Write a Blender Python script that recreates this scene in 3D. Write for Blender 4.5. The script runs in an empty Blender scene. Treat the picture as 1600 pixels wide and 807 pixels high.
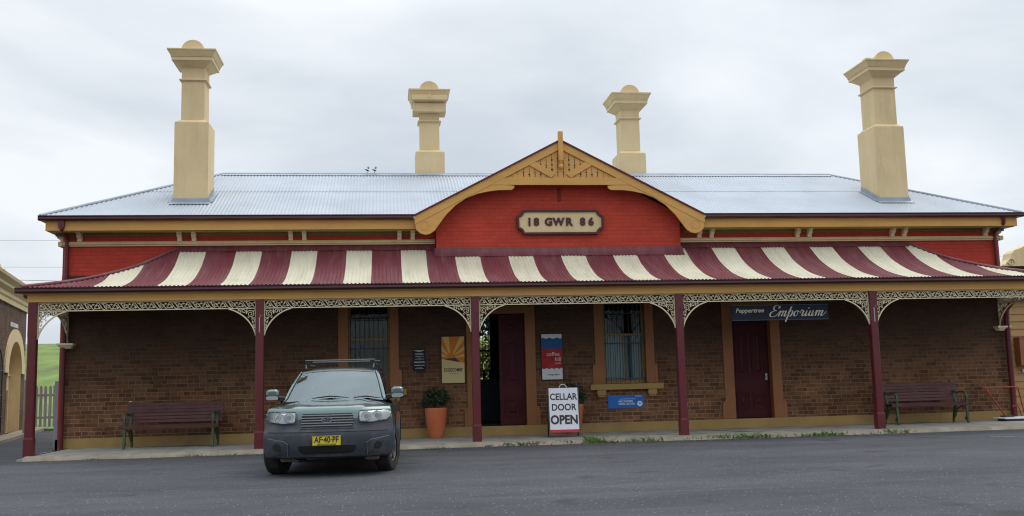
import bpy, math, random
from mathutils import Vector, Matrix
R = math.radians
sc = bpy.context.scene
COL = sc.collection
rnd = random.Random(7)

# ---------------------------------------------------------------- camera, world, sun
F_PX, CAM = 1551.8, Vector((-3.829, -21.88, 1.181))
yaw, pitch, roll = 0.12583, 0.12253, -0.02442
cd = bpy.data.cameras.new('camera'); cam = bpy.data.objects.new('camera', cd); COL.objects.link(cam)
cd.sensor_width = 36.0; cd.lens = F_PX/1600*36; cd.clip_end = 3000; cd.clip_start = 0.1
fw = Vector((math.sin(yaw)*math.cos(pitch), math.cos(yaw)*math.cos(pitch), math.sin(pitch)))
r0 = Vector((math.cos(yaw), -math.sin(yaw), 0)); u0 = r0.cross(fw)
rt = r0*math.cos(roll)+u0*math.sin(roll); up = -r0*math.sin(roll)+u0*math.cos(roll)
cam.matrix_world = Matrix(((rt.x, up.x, -fw.x, CAM.x), (rt.y, up.y, -fw.y, CAM.y), (rt.z, up.z, -fw.z, CAM.z), (0, 0, 0, 1)))
sc.camera = cam
SUN_EL, SUN_AZ = R(62), R(60)          # high, from the right and a little behind the station
world = bpy.data.worlds.new('World'); sc.world = world; world.use_nodes = True
nt = world.node_tree; nt.nodes.clear()
def wn(t): return nt.nodes.new(t)
out = wn('ShaderNodeOutputWorld'); bg = wn('ShaderNodeBackground'); bg.inputs[1].default_value = 0.1
sky = wn('ShaderNodeTexSky'); sky.sky_type = 'NISHITA'; sky.sun_disc = False
sky.sun_elevation = SUN_EL; sky.sun_rotation = SUN_AZ
tc = wn('ShaderNodeTexCoord'); sep = wn('ShaderNodeSeparateXYZ'); nt.links.new(tc.outputs['Generated'], sep.inputs[0])
# cloud deck: direction projected on a high plane
dv = wn('ShaderNodeMath'); dv.operation = 'ADD'; dv.inputs[1].default_value = 0.22; nt.links.new(sep.outputs[2], dv.inputs[0])
vd = wn('ShaderNodeVectorMath'); vd.operation = 'DIVIDE'
cmb = wn('ShaderNodeCombineXYZ'); [nt.links.new(dv.outputs[0], cmb.inputs[i]) for i in range(3)]
nt.links.new(tc.outputs['Generated'], vd.inputs[0]); nt.links.new(cmb.outputs[0], vd.inputs[1])
nz = wn('ShaderNodeTexNoise'); nz.inputs['Scale'].default_value = 1.15; nz.inputs['Detail'].default_value = 6; nz.inputs['Roughness'].default_value = 0.5
nz.inputs['Distortion'].default_value = 0.4
nt.links.new(vd.outputs[0], nz.inputs['Vector'])
cr = wn('ShaderNodeValToRGB'); nt.links.new(nz.outputs[0], cr.inputs[0])
cr.color_ramp.elements[0].position = 0.36; cr.color_ramp.elements[0].color = (0.53, 0.585, 0.645, 1)
cr.color_ramp.elements[1].position = 0.66; cr.color_ramp.elements[1].color = (0.80, 0.835, 0.87, 1)
# overcast sky: brighter towards the zenith
zg = wn('ShaderNodeMapRange'); nt.links.new(sep.outputs[2], zg.inputs[0])
zg.inputs[1].default_value = 0.35; zg.inputs[2].default_value = 1.0; zg.inputs[3].default_value = 9.2; zg.inputs[4].default_value = 24.0
sc1 = wn('ShaderNodeVectorMath'); sc1.operation = 'SCALE'; nt.links.new(cr.outputs[0], sc1.inputs[0]); nt.links.new(zg.outputs[0], sc1.inputs['Scale'])
mx = wn('ShaderNodeMix'); mx.data_type = 'RGBA'; mx.inputs[0].default_value = 0.94
nt.links.new(sky.outputs[0], mx.inputs[6]); nt.links.new(sc1.outputs[0], mx.inputs[7])
nt.links.new(mx.outputs[2], bg.inputs[0]); nt.links.new(bg.outputs[0], out.inputs[0])
sd = bpy.data.lights.new('sun', 'SUN'); sd.energy = 0.7; sd.angle = R(30); sd.color = (1, .97, .92)
sun = bpy.data.objects.new('sun', sd); COL.objects.link(sun)
sdir = Vector((math.sin(SUN_AZ)*math.cos(SUN_EL), math.cos(SUN_AZ)*math.cos(SUN_EL), math.sin(SUN_EL)))
sun.rotation_euler = (-sdir).to_track_quat('-Z', 'Y').to_euler(); sun.location = (8, -10, 25)
sc.view_settings.view_transform = 'Standard'; sc.view_settings.look = 'None'
sc.view_settings.exposure = 0.36; sc.view_settings.gamma = 1
sc.render.resolution_x = 1024; sc.render.resolution_y = 516
sc.render.engine = 'CYCLES'; sc.cycles.filter_width = 1.15

# ---------------------------------------------------------------- materials
def srgb(r, g, b):
    f = lambda c: (c/255/12.92) if c/255 <= .04045 else ((c/255+.055)/1.055)**2.4
    return (f(r), f(g), f(b))
def pm(name, col, rough=.6, var=.12, scale=3., bump=0., bscale=60., metal=0., stretch=None, spec=.4, coat=0., dirt=None, dirt_amt=.5, dirt_scale=1.2, dstretch=None):
    m = bpy.data.materials.new(name); m.use_nodes = True; t = m.node_tree; N = t.nodes; L = t.links
    b = N['Principled BSDF']; b.inputs['Roughness'].default_value = rough; b.inputs['Metallic'].default_value = metal
    b.inputs['Specular IOR Level'].default_value = spec; b.inputs['Coat Weight'].default_value = coat
    tc = N.new('ShaderNodeTexCoord'); src = tc.outputs['Object']
    if stretch:
        mp = N.new('ShaderNodeMapping'); mp.inputs['Scale'].default_value = stretch; L.new(src, mp.inputs[0]); src = mp.outputs[0]
    n = N.new('ShaderNodeTexNoise'); n.inputs['Scale'].default_value = scale; n.inputs['Detail'].default_value = 5; L.new(src, n.inputs['Vector'])
    r = N.new('ShaderNodeValToRGB'); L.new(n.outputs[0], r.inputs[0])
    r.color_ramp.elements[0].position = .3; r.color_ramp.elements[1].position = .7
    r.color_ramp.elements[0].color = (*[c*(1-var) for c in col], 1); r.color_ramp.elements[1].color = (*[min(1, c*(1+var)) for c in col], 1)
    last = r.outputs[0]
    if dirt:
        n2 = N.new('ShaderNodeTexNoise'); n2.inputs['Scale'].default_value = dirt_scale; n2.inputs['Detail'].default_value = 8; n2.inputs['Roughness'].default_value = .65
        if dstretch:
            mp2 = N.new('ShaderNodeMapping'); mp2.inputs['Scale'].default_value = dstretch; L.new(tc.outputs['Object'], mp2.inputs[0]); L.new(mp2.outputs[0], n2.inputs['Vector'])
        else: L.new(tc.outputs['Object'], n2.inputs['Vector'])
        r2 = N.new('ShaderNodeValToRGB'); r2.color_ramp.elements[0].position = .48; r2.color_ramp.elements[1].position = .72
        r2.color_ramp.elements[0].color = (0, 0, 0, 1); r2.color_ramp.elements[1].color = (dirt_amt,)*3+(1,)
        L.new(n2.outputs[0], r2.inputs[0])
        x = N.new('ShaderNodeMix'); x.data_type = 'RGBA'; L.new(r2.outputs[0], x.inputs[0]); L.new(last, x.inputs[6]); x.inputs[7].default_value = (*dirt, 1); last = x.outputs[2]
    L.new(last, b.inputs['Base Color'])
    if bump:
        n3 = N.new('ShaderNodeTexNoise'); n3.inputs['Scale'].default_value = bscale; n3.inputs['Detail'].default_value = 4; L.new(src, n3.inputs['Vector'])
        bp = N.new('ShaderNodeBump'); bp.inputs['Strength'].default_value = bump; bp.inputs['Distance'].default_value = .01
        L.new(n3.outputs[0], bp.inputs['Height']); L.new(bp.outputs[0], b.inputs['Normal'])
    return m

def brick(name, c1, c2, mortar, painted=False, fade=None, rough=.85, along='X'):
    m = bpy.data.materials.new(name); m.use_nodes = True; t = m.node_tree; N = t.nodes; L = t.links
    b = N['Principled BSDF']; b.inputs['Roughness'].default_value = rough; b.inputs['Specular IOR Level'].default_value = .1
    tc = N.new('ShaderNodeTexCoord'); sp = N.new('ShaderNodeSeparateXYZ'); L.new(tc.outputs['Object'], sp.inputs[0])
    cb = N.new('ShaderNodeCombineXYZ'); L.new(sp.outputs[0 if along == 'X' else 1], cb.inputs[0]); L.new(sp.outputs[2], cb.inputs[1])
    wv = N.new('ShaderNodeTexNoise'); wv.inputs['Scale'].default_value = 4.; wv.inputs['Detail'].default_value = 3; L.new(tc.outputs['Object'], wv.inputs['Vector'])
    ws = N.new('ShaderNodeVectorMath'); ws.operation = 'SCALE'; ws.inputs['Scale'].default_value = .014; L.new(wv.outputs['Color'], ws.inputs[0])
    ad = N.new('ShaderNodeVectorMath'); ad.operation = 'ADD'; L.new(cb.outputs[0], ad.inputs[0]); L.new(ws.outputs[0], ad.inputs[1])
    br = N.new('ShaderNodeTexBrick'); L.new(ad.outputs[0], br.inputs['Vector'])
    br.inputs['Scale'].default_value = 1.; br.inputs['Brick Width'].default_value = .24; br.inputs['Row Height'].default_value = .086
    br.inputs['Mortar Size'].default_value = .0048; br.inputs['Mortar Smooth'].default_value = .3; br.inputs['Bias'].default_value = -.1
    br.offset_frequency = 2; br.squash = .55; br.squash_frequency = 3
    br.inputs['Color1'].default_value = (*c1, 1); br.inputs['Color2'].default_value = (*c2, 1); br.inputs['Mortar'].default_value = (*mortar, 1)
    last = br.outputs['Color']
    n = N.new('ShaderNodeTexNoise'); n.inputs['Scale'].default_value = 1.1; n.inputs['Detail'].default_value = 7; n.inputs['Roughness'].default_value = .6; L.new(tc.outputs['Object'], n.inputs['Vector'])
    r = N.new('ShaderNodeValToRGB'); L.new(n.outputs[0], r.inputs[0]); lo, hi = (.86, 1.1) if painted else (.60, 1.35)
    r.color_ramp.elements[0].position = .3; r.color_ramp.elements[0].color = (lo, lo, lo, 1); r.color_ramp.elements[1].position = .7; r.color_ramp.elements[1].color = (hi, hi, hi, 1)
    mu = N.new('ShaderNodeMix'); mu.data_type = 'RGBA'; mu.blend_type = 'MULTIPLY'; mu.inputs[0].default_value = 1; L.new(last, mu.inputs[6]); L.new(r.outputs[0], mu.inputs[7]); last = mu.outputs[2]
    if fade:   # upper courses blend towards one darker tone that hides the joints
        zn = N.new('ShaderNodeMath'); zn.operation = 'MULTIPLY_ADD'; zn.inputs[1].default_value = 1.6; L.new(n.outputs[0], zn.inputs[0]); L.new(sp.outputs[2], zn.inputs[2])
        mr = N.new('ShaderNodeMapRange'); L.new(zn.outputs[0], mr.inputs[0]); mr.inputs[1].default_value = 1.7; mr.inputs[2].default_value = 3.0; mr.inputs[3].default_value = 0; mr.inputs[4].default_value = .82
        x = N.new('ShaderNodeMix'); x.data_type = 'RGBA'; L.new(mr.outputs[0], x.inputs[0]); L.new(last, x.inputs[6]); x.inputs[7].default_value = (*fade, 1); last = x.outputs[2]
    L.new(last, b.inputs['Base Color'])
    n3 = N.new('ShaderNodeTexNoise'); n3.inputs['Scale'].default_value = 45; L.new(tc.outputs['Object'], n3.inputs['Vector'])
    h = N.new('ShaderNodeMath'); h.operation = 'MULTIPLY_ADD'; h.inputs[1].default_value = .35; L.new(n3.outputs[0], h.inputs[0])
    iv = N.new('ShaderNodeMath'); iv.operation = 'SUBTRACT'; iv.inputs[0].default_value = 1; L.new(br.outputs['Fac'], iv.inputs[1]); L.new(iv.outputs[0], h.inputs[2])
    bp = N.new('ShaderNodeBump'); bp.inputs['Strength'].default_value = .45 if painted else .7; bp.inputs['Distance'].default_value = .012; L.new(h.outputs[0], bp.inputs['Height']); L.new(bp.outputs[0], b.inputs['Normal'])
    return m

M = {}
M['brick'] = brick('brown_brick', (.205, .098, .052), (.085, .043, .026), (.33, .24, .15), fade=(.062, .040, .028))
M['brick_side'] = brick('brown_brick_side', (.16, .085, .06), (.10, .055, .042), (.24, .2, .16), along='Y')
M['red_brick'] = brick('red_painted_brick', (.50, .064, .040), (.44, .056, .035), (.37, .046, .030), painted=True, rough=.6)
M['cream'] = pm('cream_paint', (.69, .53, .29), .65, .05, 2., .2, 40, dirt=(.48, .36, .20), dirt_amt=.45, dirt_scale=1.6, dstretch=(2.2, 2.2, .45))
M['cream_light'] = pm('pale_cream_paint', (.74, .65, .43), .5, .06)
M['ochre'] = pm('ochre_paint', (.62, .33, .085), .5, .08, 2., .1, 30, dirt=(.44, .24, .075), dirt_amt=.4, stretch=(.4, 1, 3))
M['plinth'] = pm('plinth_paint', (.34, .22, .07), .6, .1, 2., .25, 30, dirt=(.2, .14, .07), dirt_amt=.6)
M['tan'] = pm('tan_orange_paint', (.27, .105, .034), .55, .12, 2., .15, 30, dirt=(.2, .09, .04), dirt_amt=.4)
M['maroon'] = pm('maroon_gloss_paint', (.115, .013, .017), .35, .12, 3., .1, 25, dirt=(.09, .02, .02), dirt_amt=.5)
M['maroon_dark'] = pm('dark_maroon_paint', (.06, .012, .016), .35, .12)
M['door'] = pm('dark_maroon_door_paint', (.058, .010, .014), .5, .15, 3, spec=.15)
M['roof_maroon'] = pm('maroon_corrugated_steel', (.140, .030, .038), .5, .13, 1.1, dirt=(.20, .095, .10), dirt_amt=.65, dirt_scale=1.4, dstretch=(3.5, .5, .5))
M['roof_cream'] = pm('cream_corrugated_steel', (.62, .58, .44), .45, .06, 1.5, dirt=(.44, .39, .28), dirt_amt=.6, dirt_scale=2., dstretch=(4., .5, .5))
M['galv'] = pm('galvanised_steel_roof', (.40, .435, .48), .55, .07, .8, metal=.08, dirt=(.30, .33, .37), dirt_amt=.5, dirt_scale=.9)
M['galv_dark'] = pm('weathered_zinc', (.34, .38, .43), .5, .1, metal=.3)
M['green'] = pm('green_trim_paint', (.15, .17, .05), .5)
M['black'] = pm('black_void_paint', (.012, .011, .012), .5)
M['iron'] = pm('dark_iron', (.05, .05, .052), .5, .2)
M['green_iron'] = pm('green_cast_iron', (.045, .085, .035), .45, .25, 12)
M['slat'] = pm('maroon_slat_paint', (.075, .018, .02), .5, .25, 4., .2, 20, dirt=(.14, .07, .06), dirt_amt=.4, dirt_scale=6, stretch=(.3, 2, 2))
M['white'] = pm('white_paint', (.78, .78, .77), .5, .03)
M['white_vinyl'] = pm('white_vinyl', (.72, .72, .76), .45, .05, 5., .15, 8)
M['text_dark'] = pm('dark_lettering', (.03, .025, .03), .5, .02)
M['text_cream'] = pm('cream_lettering', (.62, .56, .44), .5, .02)
M['navy'] = pm('navy_sign_paint', (.013, .021, .036), .4, .1, spec=.15)
M['navy_edge'] = pm('slate_blue_edge', (.035, .045, .07), .4, .1)
M['blue'] = pm('bright_blue_sign', (.03, .16, .52), .4, .05, spec=.15)
M['poster_cream'] = pm('poster_cream', (.62, .50, .25), .5, .04, spec=.15)
M['poster_orange'] = pm('poster_orange', (.62, .20, .03), .5, .04, spec=.15)
M['poster_yellow'] = pm('poster_yellow', (.68, .46, .14), .5, .04, spec=.15)
M['poster_blue'] = pm('poster_blue', (.018, .10, .26), .5, .12, 6, spec=.15)
M['poster_red'] = pm('poster_red', (.36, .03, .03), .5, .3, 5, spec=.15)
M['poster_white'] = pm('poster_white', (.66, .68, .70), .5, .05, spec=.15)
M['red'] = pm('red_strip', (.55, .015, .05), .5, .05)
M['red_tube'] = pm('worn_red_tube_paint', (.30, .035, .02), .45, .2)
M['grey_metal'] = pm('grey_metal', (.35, .36, .38), .4, .1, metal=.5)
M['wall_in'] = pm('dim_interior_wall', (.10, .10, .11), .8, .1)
M['counter'] = pm('dark_blue_counter', (.045, .06, .075), .5, .1)
M['timber_grey'] = pm('weathered_grey_timber', (.40, .385, .34), .85, .25, 3., .3, 20, stretch=(6, 6, .5))
M['terracotta'] = pm('terracotta_glaze', (.54, .14, .05), .45, .12, 4., .1, 20, dirt=(.34, .16, .12), dirt_amt=.7, dirt_scale=4)
M['soil'] = pm('potting_soil', (.04, .03, .02), .95, .3, 20)
M['leaf'] = pm('dark_shrub_leaf', (.03, .055, .022), .5, .4, 8)
M['weed'] = pm('weed_green', (.13, .22, .045), .6, .35, 6)
M['weed_red'] = pm('reddish_weed', (.12, .06, .04), .7, .3, 6)
M['concrete'] = pm('worn_concrete', (.32, .30, .26), .9, .16, 1.3, .5, 50, dirt=(.13, .12, .105), dirt_amt=.75, dirt_scale=2.2)
M['kerb'] = pm('kerb_concrete', (.29, .25, .19), .9, .2, 2., .5, 40, dirt=(.17, .13, .09), dirt_amt=.7, dirt_scale=3)
M['joint'] = pm('dark_timber_joint', (.035, .03, .027), .9)
M['boards'] = pm('ochre_weatherboard', (.40, .235, .085), .55, .08, 2)
M['meter'] = pm('brown_meter_box', (.28, .10, .045), .5, .1)
M['paint_mark'] = pm('chalk_mark', (.3, .3, .3), .9, .4, 8)
M['grey_gate'] = pm('pale_grey_gate_paint', (.33, .34, .38), .7, .1)
M['bark'] = pm('bark', (.08, .06, .045), .9, .3, 8)
M['yellow_leaf'] = pm('yellow_green_leaf', (.25, .26, .05), .6, .4, 6)

def asphalt():
    m = bpy.data.materials.new('asphalt'); m.use_nodes = True; t = m.node_tree; N = t.nodes; L = t.links
    b = N['Principled BSDF']; b.inputs['Roughness'].default_value = .82; b.inputs['Specular IOR Level'].default_value = .35
    tc = N.new('ShaderNodeTexCoord')
    def noise(s, d, rough=.6, st=None):
        n = N.new('ShaderNodeTexNoise'); n.inputs['Scale'].default_value = s; n.inputs['Detail'].default_value = d; n.inputs['Roughness'].default_value = rough
        if st:
            mp = N.new('ShaderNodeMapping'); mp.inputs['Scale'].default_value = st; L.new(tc.outputs['Object'], mp.inputs[0]); L.new(mp.outputs[0], n.inputs['Vector'])
        else: L.new(tc.outputs['Object'], n.inputs['Vector'])
        return n
    def ramp(src, p0, c0, p1, c1):
        r = N.new('ShaderNodeValToRGB'); L.new(src, r.inputs[0]); r.color_ramp.elements[0].position = p0; r.color_ramp.elements[1].position = p1
        r.color_ramp.elements[0].color = (*c0, 1); r.color_ramp.elements[1].color = (*c1, 1); return r.outputs[0]
    base = ramp(noise(.45, 8, .65, (.6, 1.4, 1)).outputs[0], .32, (.030, .031, .036), .66, (.062, .063, .070))
    fine = ramp(noise(55, 3).outputs[0], .3, (.55, .55, .55), .7, (1.6, 1.6, 1.6))
    mu = N.new('ShaderNodeMix'); mu.data_type = 'RGBA'; mu.blend_type = 'MULTIPLY'; mu.inputs[0].default_value = 1; L.new(base, mu.inputs[6]); L.new(fine, mu.inputs[7])
    v = N.new('ShaderNodeTexVoronoi'); v.inputs['Scale'].default_value = 17; L.new(tc.outputs['Object'], v.inputs['Vector'])
    sp = ramp(v.outputs['Distance'], .10, (1, 1, 1), .17, (0, 0, 0))
    v2 = N.new('ShaderNodeSeparateColor'); L.new(v.outputs['Color'], v2.inputs[0])
    gt = N.new('ShaderNodeMath'); gt.operation = 'GREATER_THAN'; gt.inputs[1].default_value = .66; L.new(v2.outputs[0], gt.inputs[0])
    ml = N.new('ShaderNodeMath'); ml.operation = 'MULTIPLY'; L.new(sp, ml.inputs[0]); L.new(gt.outputs[0], ml.inputs[1])
    x = N.new('ShaderNodeMix'); x.data_type = 'RGBA'; L.new(ml.outputs[0], x.inputs[0]); L.new(mu.outputs[2], x.inputs[6]); x.inputs[7].default_value = (.34, .34, .345, 1)
    # faint scuffed streaks along the lot
    st = ramp(noise(2.2, 6, .7, (.12, 3.5, 1)).outputs[0], .55, (0, 0, 0), .72, (.6, .6, .6))
    x2 = N.new('ShaderNodeMix'); x2.data_type = 'RGBA'; L.new(st, x2.inputs[0]); L.new(x.outputs[2], x2.inputs[6]); x2.inputs[7].default_value = (.105, .105, .112, 1)
    # hairline cracks
    vc = N.new('ShaderNodeTexVoronoi'); vc.feature = 'DISTANCE_TO_EDGE'; vc.inputs['Scale'].default_value = .45
    wz = noise(1.5, 6); av = N.new('ShaderNodeVectorMath'); av.operation = 'ADD'; L.new(tc.outputs['Object'], av.inputs[0]); L.new(wz.outputs['Color'], av.inputs[1]); L.new(av.outputs[0], vc.inputs['Vector'])
    ck = ramp(vc.outputs['Distance'], .002, (.35, .35, .35), .006, (0, 0, 0))
    x3 = N.new('ShaderNodeMix'); x3.data_type = 'RGBA'; L.new(ck, x3.inputs[0]); L.new(x2.outputs[2], x3.inputs[6]); x3.inputs[7].default_value = (.02, .02, .022, 1)
    oil = ramp(noise(.9, 3, .5).outputs[0], .64, (0, 0, 0), .70, (.7, .7, .7))
    x4 = N.new('ShaderNodeMix'); x4.data_type = 'RGBA'; L.new(oil, x4.inputs[0]); L.new(x3.outputs[2], x4.inputs[6]); x4.inputs[7].default_value = (.024, .024, .027, 1)
    L.new(x4.outputs[2], b.inputs['Base Color'])
    bp = N.new('ShaderNodeBump'); bp.inputs['Strength'].default_value = .6; bp.inputs['Distance'].default_value = .01; L.new(noise(70, 3).outputs[0], bp.inputs['Height']); L.new(bp.outputs[0], b.inputs['Normal'])
    return m
M['asphalt'] = asphalt()
M['grass'] = pm('pasture_grass', (.125, .185, .038), .9, .35, .9, .5, 3, stretch=(.5, .25, 1), dirt=(.15, .15, .055), dirt_amt=.6, dirt_scale=.25)
def glassm(name, col, rough=.05, spec=.6, metal=0.):
    m = pm(name, col, rough, .05, 3, spec=spec, metal=metal); return m
def clear(name, tr_tint, rough=.03, ior=1.5, tint=(1, 1, 1)):
    m = bpy.data.materials.new(name); m.use_nodes = True; t = m.node_tree; N = t.nodes; L = t.links; N.remove(N['Principled BSDF'])
    o = N['Material Output']; g = N.new('ShaderNodeBsdfGlossy'); g.inputs['Roughness'].default_value = rough; tr = N.new('ShaderNodeBsdfTransparent'); tr.inputs[0].default_value = (*tr_tint, 1); g.inputs['Color'].default_value = (*tint, 1)
    f = N.new('ShaderNodeFresnel'); f.inputs[0].default_value = ior; mxs = N.new('ShaderNodeMixShader'); L.new(f.outputs[0], mxs.inputs[0]); L.new(tr.outputs[0], mxs.inputs[1]); L.new(g.outputs[0], mxs.inputs[2]); L.new(mxs.outputs[0], o.inputs[0])
    return m
M['glass'] = clear('window_glass', (.72, .78, .78), ior=1.32)
M['wind_glass'] = clear('windscreen_glass', (.62, .76, .78), ior=2.3, tint=(.84, .96, 1.))
M['lamp_glass'] = clear('headlamp_lens', (.88, .9, .9), .12)
M['car_glass'] = glassm('dark_car_glass', (.015, .018, .02))
M['car_paint'] = pm('grey_green_metallic_paint', (.066, .118, .112), .26, .06, 2, metal=.4, coat=.9, dirt=(.12, .12, .10), dirt_amt=.35, dirt_scale=2)
M['clad'] = pm('dusty_grey_plastic', (.042, .048, .060), .6, .15, 3, dirt=(.13, .11, .085), dirt_amt=.7, dirt_scale=3)
M['edge_highlight'] = pm('pale_edge_highlight', (.11, .115, .13), .6, .1)  # lighter tone standing in for light caught on the bezel edges
M['rubber'] = pm('tyre_rubber', (.022, .021, .021), .8, .2, 8, .2, 40, dirt=(.1, .08, .06), dirt_amt=.4, dirt_scale=4)
M['chrome'] = pm('chrome', (.6, .6, .62), .15, .03, metal=1)
M['satin'] = pm('silver_reflector', (.55, .56, .58), .25, .05, metal=.9)
M['plate'] = pm('number_plate_yellow', (.62, .50, .03), .5, .05)
M['rim'] = pm('dusty_alloy', (.22, .19, .17), .5, .2, 10, metal=.4)
M['mud'] = pm('dried_mud', (.15, .12, .09), .95, .3, 10)
M['seat'] = pm('dark_seat_cloth', (.06, .065, .07), .9)
M['galah_grey'] = pm('bird_grey_plumage', (.25, .27, .3), .9, .2, 30)
M['galah_dark'] = pm('bird_dark_plumage', (.05, .055, .065), .9, .2, 30)
M['curtain'] = pm('pale_curtain', (.55, .66, .68), .8, .15, 2, stretch=(6, 1, .3))
M['sticker'] = pm('blue_sticker', (.1, .4, .7), .5)

# ---------------------------------------------------------------- mesh helpers
class MB:
    def __init__(s): s.v = []; s.f = []; s.mi = []
    def add(s, vs, fs, mi=0):
        o = len(s.v); s.v += [tuple(x) for x in vs]; s.f += [tuple(i+o for i in f) for f in fs]; s.mi += [mi]*len(fs); return s
    def box(s, x0, x1, y0, y1, z0, z1, mi=0):
        return s.add([(x0, y0, z0), (x1, y0, z0), (x1, y1, z0), (x0, y1, z0), (x0, y0, z1), (x1, y0, z1), (x1, y1, z1), (x0, y1, z1)],
                     [(0, 3, 2, 1), (4, 5, 6, 7), (0, 1, 5, 4), (1, 2, 6, 5), (2, 3, 7, 6), (3, 0, 4, 7)], mi)
    def frustum(s, cx, cy, z0, z1, hx0, hy0, hx1, hy1, mi=0):
        v = [(cx+a*hx0, cy+b*hy0, z0) for a, b in ((-1, -1), (1, -1), (1, 1), (-1, 1))]+[(cx+a*hx1, cy+b*hy1, z1) for a, b in ((-1, -1), (1, -1), (1, 1), (-1, 1))]
        return s.add(v, [(0, 3, 2, 1), (4, 5, 6, 7), (0, 1, 5, 4), (1, 2, 6, 5), (2, 3, 7, 6), (3, 0, 4, 7)], mi)
    def prism(s, pts, y0, y1, plane='XZ', mi=0):          # polygon in a plane, given thickness along the third axis
        g = {'XZ': lambda a, b, c: (a, c, b), 'YZ': lambda a, b, c: (c, a, b), 'XY': lambda a, b, c: (a, b, c)}[plane]
        n = len(pts); v = [g(a, b, y0) for a, b in pts]+[g(a, b, y1) for a, b in pts]
        f = [tuple(range(n)), tuple(range(2*n-1, n-1, -1))]+[(i, i+n, (i+1) % n+n, (i+1) % n) for i in range(n)]
        return s.add(v, f, mi)
    def tube(s, path, r, n=8, mi=0, caps=True):
        P = [Vector(p) for p in path]; rr = r if isinstance(r, (list, tuple)) else [r]*len(P); vs = []; fs = []
        ref = None
        for i, p in enumerate(P):
            d = ((P[min(i+1, len(P)-1)]-P[max(i-1, 0)])).normalized()
            if ref is None: ref = Vector((0, 0, 1)) if abs(d.z) < .9 else Vector((1, 0, 0))
            a = d.cross(ref).normalized(); b2 = a.cross(d).normalized(); ref = b2
            for k in range(n):
                t = 2*math.pi*k/n; vs.append(tuple(p+a*math.cos(t)*rr[i]+b2*math.sin(t)*rr[i]))
        for i in range(len(P)-1):
            for k in range(n): fs.append((i*n+k, i*n+(k+1) % n, (i+1)*n+(k+1) % n, (i+1)*n+k))
        if caps: fs += [tuple(range(n-1, -1, -1)), tuple((len(P)-1)*n+k for k in range(n))]
        return s.add(vs, fs, mi)
    def lathe(s, prof, cx=0, cy=0, n=24, mi=0):            # prof: (r, z)
        vs = []; fs = []
        for r, z in prof:
            for k in range(n):
                t = 2*math.pi*k/n; vs.append((cx+r*math.cos(t), cy+r*math.sin(t), z))
        for i in range(len(prof)-1):
            for k in range(n): fs.append((i*n+k, i*n+(k+1) % n, (i+1)*n+(k+1) % n, (i+1)*n+k))
        fs += [tuple(range(n-1, -1, -1)), tuple((len(prof)-1)*n+k for k in range(n))]
        return s.add(vs, fs, mi)
    def ribbon(s, pts, w, y0, y1, closed=False, mi=0):     # flat strip following a path in XZ
        n = len(pts); ws = w if isinstance(w, (list, tuple)) else [w]*n; A = []; B = []
        for i in range(n):
            p, q = (pts[(i-1) % n], pts[(i+1) % n]) if closed else (pts[max(i-1, 0)], pts[min(i+1, n-1)])
            dx, dz = q[0]-p[0], q[1]-p[1]; l = math.hypot(dx, dz) or 1; nx, nz = -dz/l*ws[i]/2, dx/l*ws[i]/2
            A.append((pts[i][0]+nx, pts[i][1]+nz)); B.append((pts[i][0]-nx, pts[i][1]-nz))
        vs = []; 
        for i in range(n): vs += [(A[i][0], y0, A[i][1]), (B[i][0], y0, B[i][1]), (A[i][0], y1, A[i][1]), (B[i][0], y1, B[i][1])]
        fs = []
        for i in range(n if closed else n-1):
            a = i*4; b = ((i+1) % n)*4
            fs += [(a, b, b+1, a+1), (a+2, a+3, b+3, b+2), (a, a+2, b+2, b), (a+1, b+1, b+3, a+3)]
        return s.add(vs, fs, mi)
    def grid(s, rows, mi=0):
        n = len(rows[0]); vs = [p for r in rows for p in r]
        return s.add(vs, [(i*n+j, i*n+j+1, (i+1)*n+j+1, (i+1)*n+j) for i in range(len(rows)-1) for j in range(n-1)], mi)
    def map(s, fn): s.v = [tuple(fn(*p)) for p in s.v]; return s
    def build(s, name, mats, parent=None, smooth=None, bevel=0., loc=None):
        me = bpy.data.meshes.new(name); me.from_pydata(s.v, [], s.f); me.update()
        mats = mats if isinstance(mats, list) else [mats]
        for m in mats: me.materials.append(M[m] if isinstance(m, str) else m)
        if len(mats) > 1: me.polygons.foreach_set('material_index', s.mi)
        if smooth: me.polygons.foreach_set('use_smooth', [True]*len(me.polygons)); me.set_sharp_from_angle(angle=R(smooth))
        o = bpy.data.objects.new(name, me); COL.objects.link(o)
        if parent: o.parent = parent
        if loc: o.location = loc
        if bevel:
            b = o.modifiers.new('bevel', 'BEVEL'); b.width = bevel; b.segments = 2; b.limit_method = 'ANGLE'; b.angle_limit = R(40)
        return o
def fixn(o):
    import bmesh
    bm = bmesh.new(); bm.from_mesh(o.data); bmesh.ops.remove_doubles(bm, verts=bm.verts, dist=1e-5); bmesh.ops.recalc_face_normals(bm, faces=bm.faces); bm.to_mesh(o.data); bm.free(); return o
def empty(name, loc=(0, 0, 0), rz=0., label=None, cat=None, group=None):
    o = bpy.data.objects.new(name, None); o.location = loc; o.rotation_euler = (0, 0, rz); o.empty_display_size = .2; COL.objects.link(o); tag(o, label, cat, group); return o
def tag(o, label=None, cat=None, group=None, kind=None):
    for k, v in (('label', label), ('category', cat), ('group', group), ('kind', kind)):
        if v: o[k] = v
    return o
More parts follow.
